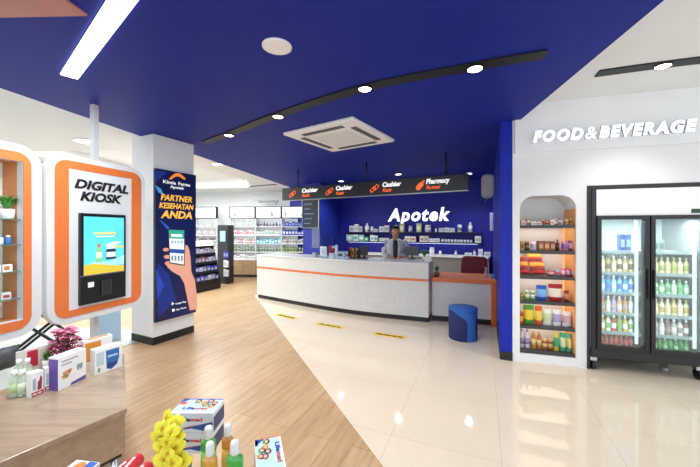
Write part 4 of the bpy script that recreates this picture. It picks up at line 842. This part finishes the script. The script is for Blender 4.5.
for (a, b, h, kd, c1, c2, lb_) in ((24, 44, 6, 'jar', '#d9d23c', '#5f9a2c', 'yellow green tub'), (50, 72, 9, 'jar', '#6fae4a', '#e6eede', 'first green tub'), (76, 98, 9, 'jar', '#5fa03c', '#dfead4', 'second green tub'), (103, 154, 15, 'pouch', '#2159b8', '#7fb0ea', 'large blue pouch'), (160, 228, 17, 'pouch', '#a8242c', '#f0e0cf', 'large red pouch with cream label'), (234, 258, 11, 'pouch', '#6f3a2c', '#c98a6a', 'brown pouch at fridge end')):
    alc(3, c4(a), c4(b), h, kd, c1, c2, lb_, 'snack')
for (a, b, h, kd, c1, c2, lb_) in ((22, 39, 11, 'box', '#b8382c', '#e0b23c', 'small red carton'), (42, 94, 19, 'pouch', '#4f9a32', '#e6cf3c', 'green pouch with yellow label'), (97, 132, 18.5, 'pouch', '#d9602c', '#f0d24a', 'orange pouch with yellow label'), (136, 178, 16, 'pouch', '#e9ebe6', '#c3d8a8', 'first white pack with green label'), (181, 222, 16, 'pouch', '#ecebee', '#b0a0d0', 'second white pack with lilac label'), (226, 272, 15, 'pouch', '#ece6e8', '#c9a8b8', 'third white pack with pink label')):
    alc(4, c4(a), c4(b), h, kd, c1, c2, lb_, 'snack')
for (a, b, h, kd, c1, c2, lb_) in ((22, 46, 19, 'bottle', '#cfc8de', '#8f86b8', 'first lilac bottle'), (48, 74, 19.5, 'bottle', '#d9d4e4', '#9a8fc0', 'second lilac bottle'), (80, 103, 19, 'bottle', '#c9822c', '#e6c98a', 'first amber bottle'), (105, 130, 18, 'bottle', '#b8742c', '#e0c080', 'second amber bottle'), (132, 156, 10.5, 'jar', '#8a4f24', '#e0b86a', 'first brown jar'), (159, 183, 10.5, 'jar', '#7f4620', '#d8a85a', 'second brown jar'), (186, 212, 17.5, 'pouch', '#d8c24a', '#3fa87a', 'yellow pouch with green label'), (214, 244, 18.5, 'pouch', '#3fae8a', '#d8e6b0', 'teal green pouch'), (246, 272, 18, 'pouch', '#58b89a', '#e0d88a', 'second teal green pouch at fridge end')):
    alc(5, c4(a), c4(b), h, kd, c1, c2, lb_, 'drink' if kd == 'bottle' else 'snack')
solid('shelf_strip_lamp', G().box(A1 - .014, .318, AB + .05, A1 - .008, .33, AS[0] - .03), mat('#ffa850', .5, emit=1.3), 'warm upright light strip in rear corner of the arched alcove', 'strip light', FB.loc(0), FB.rz)
# ------------------------------------------------------------------ drinks fridge
FX0, FX1 = FB.k(590), FB.k(590) + .985
t = thing('drinks_fridge', 'black two-door glass drinks fridge with white header, set in wall', 'fridge', FB.loc(0), FB.rz)
fy = -.03; FD = .62
SIDE = mat('#8d9093', .45)
part('side_panel', G().box(FX0, fy + .02, .15, FX0 + .03, FD, 1.93), SIDE, t); part('side_panel', G().box(FX1 - .03, fy + .02, .15, FX1, FD, 1.93), SIDE, t)
part('back_panel', G().box(FX0 + .03, FD - .02, .15, FX1 - .03, FD, 1.93), mat('#e3ecef', .4), t)
part('floor_panel', G().box(FX0 + .03, fy + .03, .15, FX1 - .03, FD - .02, .215), SATIN, t, .004); part('top_panel', G().box(FX0 + .03, fy + .05, 1.63, FX1 - .03, FD - .02, 1.93), SIDE, t)
hd = part('header', G().box(FX0 + .045, fy + .0, 1.65, FX1, fy + .05, 1.93), WHITEP, t, .006)
part('header_post', G().box(FX0 + .005, fy - .005, .15, FX0 + .045, fy + .05, 1.93), SATIN, t)
(x0, z1), (x1, z0) = FB.hit(689, 209), FB.hit(699.5, 213); part('label', G().box(x0, fy - .003, z0, x1, fy, z1), mat('#1d4a34', .5, emit=.1), hd)
part('lower_panel', G().box(FX0 + .0, fy, .14, FX1, fy + .06, .235), SATIN, t, .006)
for x in (FX0 + .03, FX1 - .05):
    for y in (fy + .05, FD - .08): cs = part('caster', G().lathe([(.02, -.016), (.055, -.014), (.055, .014), (.02, .016)], (0, 0, 0), 18, M=Matrix.Translation((x, y, .056)) @ Matrix.Rotation(R(90), 4, 'Y')), BLACK, t); part('bracket', G().box(x - .03, y - .03, .1, x + .03, y + .03, .15), CHROME, cs)
part('centre_post', G().box(FX0 + .485, fy + .045, .2, FX0 + .525, fy + .1, 1.64), SATIN, t)
FSH = (1.27, 1.04, .825, .607, .40, .218)
for i, z in enumerate(FSH[:-1]):
    for d0, d1 in ((FX0 + .035, FX0 + .49), (FX0 + .52, FX1 - .035)):
        part('shelf', G().box(d0, fy + .09, z - .008, d1, FD - .04, z).box(d0, fy + .085, z - .022, d1, fy + .09, z + .012), mat('#eef3f4', .4), t)
for k, (d0, d1) in enumerate(((FX0 + .045, FX0 + .5), (FX0 + .51, FX1))):
    dr = part('door', G().ring(rect(d0, .235, d1, 1.65), rect(d0 + .04, .285, d1 - .04, 1.61), fy - .03, fy + .035), mat('#17181a', .3), t, .005)
    part('door_glass', G().box(d0 + .04, fy, .285, d1 - .04, fy + .006, 1.61), clear_mat('#eef8f8', .12, haze=.09), dr)  # white diffuse share stands in for pale reflections on the glass
    hx = d1 - .02 if k == 0 else d0 + .02
    part('handle', G().tube([(hx, fy - .03, 1.1), (hx, fy - .045, 1.08), (hx, fy - .045, .82), (hx, fy - .03, .8)], .008, 8), BLACK, dr)
    part('lamp_strip', G().box(d1 - .08, fy + .06, .3, d1 - .055, fy + .075, 1.6), mat('#f4fcff', .5, emit=.9), t)
for d in (FX0 + .27, FX0 + .74): light('AREA', 'fridge_fill_light', FB.loc(d, .85, .075), 1.5, (1, .99, .97), .3, 1.2, (R(90), 0, FB.rz)); light('AREA', 'fridge_fill_light', FB.loc(d, 1.6, .1), 6, (1, .99, .97), .4, .12)  # upright area lights added, unseen, to brighten the lower bottles
DR = [  # door > shelf (top first) > (kind, colours, caps, height, word, n, start)
    [('box', ['#2f5fc8', '#3f7fe0'], ['#e0ecfa'], .17, 'blue carton', 2, .62), ('bottle', ['#d8c99a', '#e3d8b8', '#c9b27a'], ['#7f5a3a', '#e8e0d0'], .17, 'cream bottle', 7, 0), ('bottle', ['#bfe0ee', '#8fc4e8', '#4f9ad8'], ['#3f7fd0', '#dfeefa'], .17, 'water bottle', 7, 0), ('bottle', ['#d8b08a', '#c98f5a', '#d9d8d0', '#b8a8d0'], ['#e0e8e8', '#c0a0a0'], .165, 'mixed juice bottle', 7, 0), ('bottle', ['#9aa85a', '#c9a84a', '#d9e0e0', '#b04a3a'], ['#7fae4a', '#e6e8ea'], .165, 'green tea bottle', 7, 0), ('bottle', ['#9a3418', '#b0451f', '#8a2a14'], ['#b0341f', '#8f2f24'], .16, 'reddish brown tea bottle', 8, 0)],
    [('box', ['#e6ecec', '#d0dcdc'], ['#8fa8a0'], .12, 'pale carton', 2, .1), ('bottle', ['#d9cf9a', '#c8b878', '#e8e0b8'], ['#a8b04a', '#d8d0a8'], .16, 'pale yellow bottle', 7, 0), ('bottle', ['#9acfa0', '#c8e0c0', '#7fbf8a'], ['#e8f0e4', '#5fa86a'], .14, 'light green bottle', 7, 0), ('bottle', ['#e0d8b0', '#d8c890', '#e8e4d0'], ['#c8a85a', '#e8d8c0'], .16, 'milky bottle', 7, 0), ('bottle', ['#8a6a5a', '#b8a8a8', '#d8d4d0'], ['#e8e8ea', '#a08a80'], .16, 'grey brown bottle', 7, 0), ('bottle', ['#3f8a3a', '#4f9a48', '#2f7a34'], ['#2f6f2f', '#8fc08a'], .165, 'green soda bottle', 8, 0)]]
SHW_ = ['top', 'second', 'third', 'fourth', 'fifth', 'bottom']
FF = Face(*FB.loc(0, 0, 0)[:2], FB.deg)
for k, d0 in enumerate((FX0 + .08, FX0 + .555)):
    wd = .36
    for j, (kind, cols, caps, h, word, n, st) in enumerate(DR[k]):
        step = wd / (n if n > 3 else 7)
        for row in range(2 if n > 3 else 1):
            for q in range(n):
                stand(FF, d0 + st * wd + step * (q + .5), .075 + row * .1, FSH[j], kind, cols[(q + row) % len(cols)], caps[q % len(caps)], step * (.88 if kind == 'bottle' else .95), h * (1.06 if j < 5 else .93), f'{word}, {ORD[q]} from the {["hinge side", "middle post"][k]}, {["front", "second"][row]} row, {SHW_[j]} fridge shelf, {["first", "second"][k]} door', 'drink', 'drink_bottle' if kind == 'bottle' else 'drink_carton', 'drinks in the fridge')
# ------------------------------------------------------------------ wooden display table by the kiosk
TZ = .5
K = P(127, 408, TZ); E1 = P(10, 458, TZ); E2 = P(123, 345, TZ)
far = K + (E1 - K) * 1.7; q2 = K + (E2 - K) * .8; q3 = q2 + (E1 - K) * 2.4
t = thing('display_table', 'low oak display table with a row of boxes and flowers on it', 'table', (K.x, K.y, 0))
poly = [(0, 0)] + [(v.x - K.x, v.y - K.y) for v in (q2, q3, far)]
TW_ = plank_mat('#b09a84', '#a9927b', '#a38c76', 2.0, 4.0, .22, .25, 'table oak')
cen = sum((Vector(p) for p in poly), Vector((0, 0))) / 4
ins = lambda d: [tuple(Vector(p) + (cen - Vector(p)).normalized() * d) for p in poly]
part('table_top', G().prism(poly, TZ - .03, TZ), TW_, t, .004)
part('apron', G().prism(ins(.012), TZ - .245, TZ - .03), plank_mat('#b39a80', '#a98f74', '#957c62', 1.5, 3, .4, .2, 'apron oak'), t)
part('plinth_band', G().prism(ins(.03), TZ - .27, TZ - .245), BLACK, t)
for p in ins(.07): part('leg', G().tube([(*p, 0), (*p, TZ - .25)], .022, 12), CHROME, t)
tl = lambda v: (v.x, v.y, TZ)
# acrylic guard in front of the row
a = P(30, 407, TZ); b = P(127, 375.5, TZ)
d = (b - a).xy; ga = math.degrees(math.atan2(d.y, d.x))
t = thing('acrylic_guard', 'clear low acrylic guard standing in front of the boxes on table', 'guard', tl(a), R(ga))
part('front_sheet', G().box(0, 0, 0, d.length, .003, .13), clear_mat('#fdfefe', .05), t); part('end_sheet', G().box(d.length - .003, .004, 0, d.length, .2, .13), clear_mat('#fdfefe', .05), t)
RW = 75
def onrow(name, label, cat, px, py, rz=RW): return thing(name, label, cat, tl(P(px, py, TZ) + Vector((0, 0, .0005))), R(rz))
PURP = mat('#6a4fa0', .5)
t = onrow('product_box', 'white and purple carton with tan splashes, standing on table beside pink flowers', 'box', 58.3, 391.5, 80)
w_, h_, d_ = .175, .205, .075
part('carton', G().box(0, 0, 0, w_, d_, h_), PAPER, t, .002); part('side_print', G().box(-.001, .002, .002, 0, d_ - .002, h_ - .01), PURP, t); part('base_print', G().prism([(.07, .004), (w_ - .003, .004), (w_ - .003, .03), (.08, .02)], -.001, 0, 'y'), PURP, t)
g = G(); rnd = random.Random(4)
for cx, cz, r in ((.05, .09, .022), (.035, .075, .014), (.068, .1, .014), (.05, .07, .01)): g.prism([(cx + r * (1 + .4 * math.sin(3 * a_)) * math.cos(a_), cz + r * math.sin(a_)) for a_ in [i * .524 for i in range(12)]], -.001, 0, 'y')
part('print', g, mat('#d9a06f', .5), t); part('print_tooth', G().prism([(.115, .085), (.125, .08), (.13, .1), (.137, .08), (.147, .09), (.15, .12), (.113, .12)], -.001, 0, 'y'), mat('#8d9aa6', .5), t)
for i, wd in enumerate((.1, .06)): part('text_mark', G().box(.02, -.001, .17 - .022 * i, .02 + wd, 0, .178 - .022 * i), mat('#a9a4b8', .5), t)
t = onrow('product_box', 'white carton with blue panel, standing on the table at the row end', 'box', 95, 376, 63)
w_, h_, d_ = .172, .172, .07
part('carton', G().box(0, 0, 0, w_, d_, h_), PAPER, t, .002)
part('blue_print', G().prism([(.07, .025), (.1, .01), (.135, .035), (.15, .075), (.15, .15), (.065, .15)], -.001, 0, 'y'), mat('#2f6fb8', .4), t); part('blue_wave', G().prism([(.072, .03), (.1, .015), (.13, .035), (.145, .06), (.11, .055), (.08, .065)], -.0016, -.001, 'y'), mat('#1d3f86', .4), t)
part('text_mark', G().box(.078, -.0018, .1, .14, -.001, .112), mat('#bcd6f0', .4), t)
part('leaf_mark', G().prism([(.012, .02), (.03, .015), (.032, .04), (.02, .05)], -.001, 0, 'y'), mat('#6fae7a', .5), t); part('grey_print', G().prism(rect(.008, .06, .055, .15), -.001, 0, 'y'), mat('#c3d3dc', .5), t)
p = P(84, 364, TZ); t = thing('product_box', 'orange and white carton behind the blue panelled carton on table', 'box', tl(p), R(63))
part('carton', G().box(0, 0, 0, .19, .06, .165), PAPER, t, .002); part('orange_print', G().box(.006, -.001, .006, .11, 0, .145), mat('#e2902f', .45), t); part('top_print', G().box(.03, .01, .165, .17, .05, .166), mat('#d98a3a', .5), t)
for i, (px, py) in enumerate(((31, 398.5), (44.5, 392))):
    t = onrow('product_box', f'small white and red carton with red figure, {["outer", "inner"][i]} of the pair on table', 'box', px, py, 72 - 16 * i)
    w_, h_ = .06, .145
    part('carton', G().box(0, 0, 0, w_, .045, h_), PAPER, t, .002); part('red_band', G().box(.002, -.001, .004, w_ - .002, 0, .03), mat('#b83a3c', .45), t); part('red_figure', G().prism([(.03, .035), (.05, .035), (.054, .1), (.046, .12), (.04, .09), (.033, .085)], -.001, 0, 'y'), mat('#9c2f38', .5), t)
    part('grey_print', G().box(.008, -.001, .04, .024, 0, .11), mat('#aeb8c4', .5), t)
    for j in range(2): part('text_mark', G().box(.008 + j * .024, -.0015, .012, .026 + j * .024, -.001, .022), mat('#f0d8d4', .5), t)
for i, (px, py) in enumerate(((14.5, 397), (22.5, 396), (19, 384), (27.5, 383))):
    p = P(px, py, TZ); t = thing('clear_bottle', f'slim clear bottle with white cap on table, {["front outer", "front inner", "back outer", "back inner"][i]} of four', 'bottle', tl(p))
    part('bottle', G().lathe([(.02, .0005), (.023, .006), (.023, .11), (.012, .125), (.012, .135)], seg=16), clear_mat('#e6f2e6', .1, haze=.4), t); part('cap', G().lathe([(.014, .13), (.014, .16)], seg=14), WHITEP, t); part('label', G().lathe([(.0235, .03), (.0235, .085)], seg=16), mat('#d9e6c8' if i % 2 else '#b8d49a', .5), t)
p = P(30, 379, TZ); t = thing('leaflet_holder', 'pale leaflet board with a red card behind the clear bottles', 'sign', tl(p), R(62))
t.location = tl(P(19, 379, TZ)); part('board', G().box(0, .05, 0, .2, .06, .17), mat('#e6e1da', .5), t, .002); part('red_card', G().box(.055, .046, .045, .11, .05, .155), mat('#c3243c', .45), t); part('beige_print', G().box(.125, .048, .02, .19, .05, .15), mat('#d9c9b8', .5), t)
p = P(46.5, 371, TZ); t = thing('potted_plant', 'tiny green plant in white pot on table behind small cartons', 'plant', tl(p))
part('pot', G().lathe([(.018, 0), (.026, .075), (.022, .078)], seg=16), WHITEP, t); part('foliage', fronds(40, .04, .07, .006, 8, .07), LEAF, t)
p = P(64.5, 366, TZ); t = thing('pink_flowers', 'bunch of pink cherry blossom standing behind the purple and white carton', 'flowers', tl(p))
part('vase', G().lathe([(.03, 0), (.04, .02), (.04, .09), (.03, .12)], seg=16), WHITEP, t)
rnd = random.Random(21); g = G(); gs = G()
PK = [mat('#e486a6', .6), mat('#f0acc4', .6), mat('#cf5f88', .6)]
for i in range(64):
    a_ = i * 2.4; rr = .075 * math.sqrt((i + .5) / 64); c_ = Vector((rr * math.cos(a_), rr * math.sin(a_), .1 + .17 * rnd.random())); gs.tube([(0, 0, .05), c_ * .8, c_], .0025, 5)
    for q in range(5):
        b_ = q * 1.257 + i; dd = Vector((math.cos(b_), math.sin(b_), .35 * rnd.random())); sd_ = Vector((-dd.y, dd.x, 0)); o_ = c_ + Vector((0, 0, .004))
        g.add([o_, o_ + dd * .02 + sd_ * .016 + Vector((0, 0, .006)), o_ + dd * .034, o_ + dd * .02 - sd_ * .016 + Vector((0, 0, .006))], [(0, 1, 2, 3)], rnd.randrange(3))
part('stem', gs, mat('#6a4a38', .7), t); part('blossom', g, PK, t)
p = P(3, 369, TZ); t = thing('foil_pouch', 'dark grey crinkled pouch standing on table by the display board', 'pouch', tl(p), R(70))
g = G().pillow(-.09, .09, .07, .15, nx=10, nz=8); rnd = random.Random(3); g.v = [(x + rnd.uniform(-.004, .004), y + rnd.uniform(-.008, .008), z) for x, y, z in g.v]
part('pouch', g, mat('#5d6266', .35, .3, noise=.35, scale=50), t)
# folding stand and pale board standing behind the kiosks
p = P(36, 372, 0); fx = PY(38, 332, 3.55); t = thing('folding_stand', 'black folding stand with crossed legs behind the two kiosk boards', 'stand', (fx.x, fx.y, 0), R(20))
zc = fx.z
for y in (0, .35):
    part('leg', G().rot((0, y, zc), .9, .014, .03, ry=R(42)), BLACK, t); part('leg', G().rot((0, y + .02, zc), .9, .014, .03, ry=R(-42)), BLACK, t)
part('cross_bar', G().tube([(-.32, 0, zc + .29), (-.32, .37, zc + .29)], .012), BLACK, t); part('cross_bar', G().tube([(.32, 0, zc + .29), (.32, .37, zc + .29)], .012), BLACK, t)
p = PY(104, 340, 4.3); solid('leaning_panel', G().box(-.17, 0, 0, .2, .03, .62), mat('#bcd9ee', .4), 'pale blue board standing on the floor behind the kiosk pole', 'board', (p.x, p.y, .0045), R(8), bevel=.004)
# ------------------------------------------------------------------ glass shelf with goods nearest the camera
GZ = .5
t = thing('glass_table', 'clear glass table top with sanitizers, cartons and yellow flowers on it', 'table', (-.55, 1.13, 0))
part('table_top', G().box(-.72, -.42, GZ - .012, .78, .36, GZ), clear_mat('#ffffff', .015), t)
for x in (-.66, .72): part('leg', G().tube([(x, -.38, 0), (x, -.38, GZ - .012)], .02, 10), CHROME, t)
for x in (-.66,): part('leg', G().tube([(x, -.1, 0), (x, -.1, GZ - .012)], .02, 10), CHROME, t)
GO = GZ + .001
def lifebox(label, loc, rz, w_=.195, d_=.15, h_=.088, top_turn=False):
    t = thing('product_box', label, 'box', loc, rz)
    part('carton', G().box(0, 0, 0, w_, d_, h_), PAPER, t, .0015)
    part('front_print', G().box(.002, -.0008, .002, w_ - .002, 0, h_ - .002), mat('#dfe6ee', .4), t)
    part('front_wave', G().prism([(.002, .004), (w_ * .5, .02), (w_ - .003, .002), (w_ - .003, .05), (w_ * .55, .03), (.03, .012)], -.0016, -.0008, 'y'), mat('#2b4f9e', .4), t)
    part('orange_wave', G().prism([(.004, .006), (w_ * .45, .026), (w_ * .7, .04), (w_ * .45, .03)], -.002, -.0016, 'y'), mat('#d9762f', .4), t)
    lettering('Life', w_ * .2, w_ * .47, h_ * .58, .017, -.001, mat('#1d2f6a', .4), t, bold=.03, depth=.0012); lettering('med', w_ * .48, w_ * .75, h_ * .58, .017, -.001, mat('#d9543a', .4), t, bold=.03, depth=.0012)
    part('side_print', G().box(w_, .003, .003, w_ + .0008, d_ - .003, h_ - .02), mat('#33437a', .4), t)
    z = h_
    def top(name, pts, m, lv=0):
        pts = [(x * w_, y * d_) for x, y in pts]
        return part(name, G().prism(pts, z + .0004 + lv * .0004, z + .0008 + lv * .0004), m, t)
    top('top_print', [(.01, .01), (.99, .01), (.99, .99), (.01, .99)], mat('#bfe0f4', .4))
    top('top_corner', [(.01, .6), (.2, .99), (.01, .99)] if not top_turn else [(.01, .01), (.2, .01), (.01, .4)], mat('#2447b0', .4), 1); top('top_edge', [(.01, .93), (.99, .93), (.99, .99), (.01, .99)] if not top_turn else [(.01, .01), (.2, .01), (.2, .12), (.01, .12)], mat('#2447b0', .4), 1)
    top('orange_mark', [(.03, .55), (.16, .55), (.2, .72), (.05, .75)] if not top_turn else [(.0, .3), (.03, .3), (.03, .99), (.0, .99)], mat('#e0603a', .4), 2); top('white_edge', [(.01, .01), (.99, .01), (.99, .1), (.01, .1)] if not top_turn else [(.01, .92), (.99, .92), (.99, .99), (.01, .99)], mat('#f1f4f6', .4), 1)
    for i, (x, y) in enumerate(((.42, .82), (.58, .74), (.72, .84), (.85, .7), (.66, .58), (.82, .5))):
        if top_turn: x, y = x - .3, (y - .35) * .8 + .08
        for rr, m, lv in ((.095, ('#241d1a', '#d9902f', '#241d1a', '#8f3a2a', '#2b2320', '#1f1a18')[i], 2), (.06, '#e8b48c', 3)):
            top('face_print' if lv == 3 else 'hair_print', [(x + rr * math.cos(a_) * .85, y - (.02 if lv == 3 else 0) + rr * math.sin(a_) * 1.15) for a_ in [j * .628 for j in range(10)]], mat(m, .5), lv)
        top('shirt_print', [(x - .06, y - .16), (x + .06, y - .16), (x + .05, y - .07), (x - .05, y - .07)], mat(('#4f9a3a', '#e0c23a', '#3a7fc0', '#d9543a', '#5fae4a', '#e0a03a')[i], .5), 2)
    M = Matrix.Translation((0, 0, z + .001)) @ Matrix.Rotation(R(-90), 4, 'X')
    lettering('Life', w_ * .2, w_ * .48, d_ * (.74 if top_turn else .22), .02, -.0005, mat('#2447b0', .4), t, bold=.03, depth=.0006, M=M); lettering('med', w_ * .49, w_ * .78, d_ * (.74 if top_turn else .22), .02, -.0005, mat('#d9543a', .4), t, bold=.03, depth=.0006, M=M)
    return t
bx = P(174.5, 455, GO); br = P(210, 455.5, GO); ang = -2
sc_ = .196; bx = Vector((-.81, 1.425, GO))
bx.z = GO
lifebox('blue and white carton, lower of the stacked pair behind the yellow flowers', tuple(bx), R(ang), sc_, .12, .088)
lifebox('blue and white carton with printed faces, on top of the stacked pair', (bx.x + .002, bx.y + .002, GO + .0905), R(ang + 1), sc_, .12, .088)
# carton lying alone at the end of the glass table
c0 = P(254.5, 440.5, GO + .1); c1 = P(280, 438.7, GO + .1); ww = (c1 - c0).length
lifebox('blue and white carton with printed faces lying alone beyond green sanitizer', (c0.x, c0.y, GO), R(-71), .21, .108, .1, True)
# sanitizers
def sanit(label, px, pyc, Y, col, hb, rz=0):
    p = PY(px, 450, Y); t = thing('sanitizer_bottle', label, 'bottle', (p.x, p.y, GO), R(rz))
    ztop = 1.5 - (pyc - 230) / F * Y - GO; r = hb / F * Y / 2
    g = G(); q = [(r * .9, 0), (r, .008), (r, ztop - .022), (r * .94, ztop - .011), (r * .52, ztop - .004), (r * .48, ztop)]
    g.lathe(q, seg=22, sx=1, sy=.62)
    part('bottle', g, mat(col, .15, coat=.6), t)
    part('cap', G().lathe([(r * .5, ztop - .001), (r * .56, ztop + .003), (r * .54, ztop + .034), (r * .44, ztop + .043), (.001, ztop + .044)], seg=18), mat('#e9eceb', .35), t)
    part('label', G().lathe([(r * 1.012, ztop * .25), (r * 1.012, ztop * .72)], seg=22, sx=1, sy=.62), mat({'#4fbf4a': '#8fd46a', '#d98a2a': '#e0a84a', '#d9a03a': '#e6bd5a', '#3fae3f': '#7fd05a'}[col], .3), t)
sanit('green sanitizer bottle with white cap, standing before the stacked cartons', 208.5, 437.5, 1.27, '#4fbf4a', 15)
sanit('amber sanitizer bottle with white cap, in front of the stacked cartons', 210, 454.5, 1.13, '#d9a03a', 15)
sanit('orange amber sanitizer bottle standing behind a green one', 227.8, 435, 1.28, '#d98a2a', 12)
sanit('green sanitizer bottle with white cap before the orange amber one', 235, 453, 1.13, '#3fae3f', 17)
# yellow orchids
p = P(184, 470, GO); p = PY(181, 470, 1.24); t = thing('yellow_orchid', 'bright yellow orchid flowers in a grey green pot before stacked cartons', 'flowers', (p.x, p.y, GO))
part('pot', G().lathe([(.028, 0), (.034, .01), (.04, .1), (.036, .105), (.03, .09)], seg=18), mat('#7d9a86', .4), t)
YL = mat('#f8e838', .55, noise=.12, scale=60); YD = mat('#d9a81f', .55)
def orchid(pos, s_, rx, ry):
    M = Matrix.Translation(pos) @ Matrix.Rotation(R(ry), 4, 'Z') @ Matrix.Rotation(R(rx), 4, 'X')
    g = G()
    for q in range(5):
        b_ = R(90 + 72 * q); L_ = s_ * (1.0 if q not in (1, 4) else 1.12); wd = s_ * (.42 if q not in (1, 4) else .6)
        vs = []
        for k in range(6):
            f = k / 5; c_ = Vector((math.cos(b_), 0, math.sin(b_))) * L_ * f + Vector((0, -.25 * s_ * math.sin(f * 3) + .1 * s_ * f, 0)); n_ = Vector((-math.sin(b_), 0, math.cos(b_))); ww_ = wd * math.sin(math.pi * (.08 + .88 * f)) ** .8
            vs += [M @ (c_ - n_ * ww_), M @ (c_ + Vector((0, -.06 * s_, 0))), M @ (c_ + n_ * ww_)]
        g.add(vs, [f_ for k in range(5) for f_ in ((3 * k, 3 * k + 1, 3 * k + 4, 3 * k + 3), (3 * k + 1, 3 * k + 2, 3 * k + 5, 3 * k + 4))], 0, True)
    g.ball(tuple(M @ Vector((0, -.25 * s_, -.1 * s_))), s_ * .18, s_ * .2, s_ * .22, 8, 5, 1)
    return g
rnd = random.Random(9)
stem = []
for i, (px, py, Y) in enumerate(((168, 417, 1.22), (176, 423, 1.2), (163, 428, 1.2), (172, 432, 1.17), (160, 436, 1.2), (180, 436, 1.19), (167, 441, 1.16), (176, 447, 1.17), (161, 446, 1.18), (169, 453, 1.15), (180, 456, 1.17), (163, 459, 1.16), (173, 463, 1.14), (184, 462, 1.18), (165, 469, 1.15))):
    q = PY(px, py, Y) - Vector((p.x, p.y, GO)); s_ = .026 + .006 * rnd.random()
    part('flower', orchid(q, s_, rnd.uniform(-35, 15), rnd.uniform(-40, 40)), [YL, YD], t)
    part('stem', G().tube([(0, 0, .08), (q.x * .4, q.y * .4 + .02, q.z * .6), (q.x, q.y + .012, q.z)], .0028, 6), mat('#5f8f4a', .5), t)
# red tubes and a carton at the picture's foot
for i, (x0, y0, x1, y1, Y0, Y1) in enumerate(((117, 466, 131, 455, 1.2, 1.28), (126, 464, 139, 450, 1.24, 1.34), (134, 470, 149, 458, 1.2, 1.27))):
    zz = .562; a = P(x0, y0, zz); b = P(x1, y1, zz); dd = (b - a).normalized(); a -= dd * .1
    t = thing('red_tube', f'red tube with white stripe lying on glass table, {["farthest from", "", "closest to"][i]} the yellow flowers' if i != 1 else 'red tube with white stripe, middle of three on glass table', 'tube', (a.x, a.y, GO), math.atan2(dd.y, dd.x)); L_ = (b - a).length
    rt = .025
    M = Matrix.Translation((0, 0, rt)) @ Matrix.Rotation(R(90), 4, 'Y')
    part('tube', G().lathe([(rt * .9, 0), (rt, .004), (rt, L_ - .004), (rt * .9, L_)], seg=18, M=M), mat('#cf2230', .35), t); part('stripe', G().rot((L_ * .55, 0, rt * 2), L_ * .6, .01, .002), mat('#f0dcd8', .4), t)
    part('cap', G().lathe([(rt * .7, L_), (rt * .6, L_ + .008)], seg=16, M=M), mat('#8f1620', .4), t)
a = P(79, 458, .57); b = P(104, 459, .57)
t = thing('product_box', 'white carton with orange and blue print lying at foot of table', 'box', (a.x, a.y - .01, GO), R(-8)); L_ = (b - a).length
part('carton', G().box(0, -.16, 0, L_, 0, .07), PAPER, t, .002); part('blue_print', G().box(L_ * .6, -.15, .07, L_ - .004, -.004, .0708), mat('#2f5fc0', .4), t); part('orange_print', G().prism([(L_ * .42 + .022 * math.cos(a_), -.035 + .028 * math.sin(a_)) for a_ in [i * .524 for i in range(12)]], .0709, .0714), mat('#e0862f', .4), t)
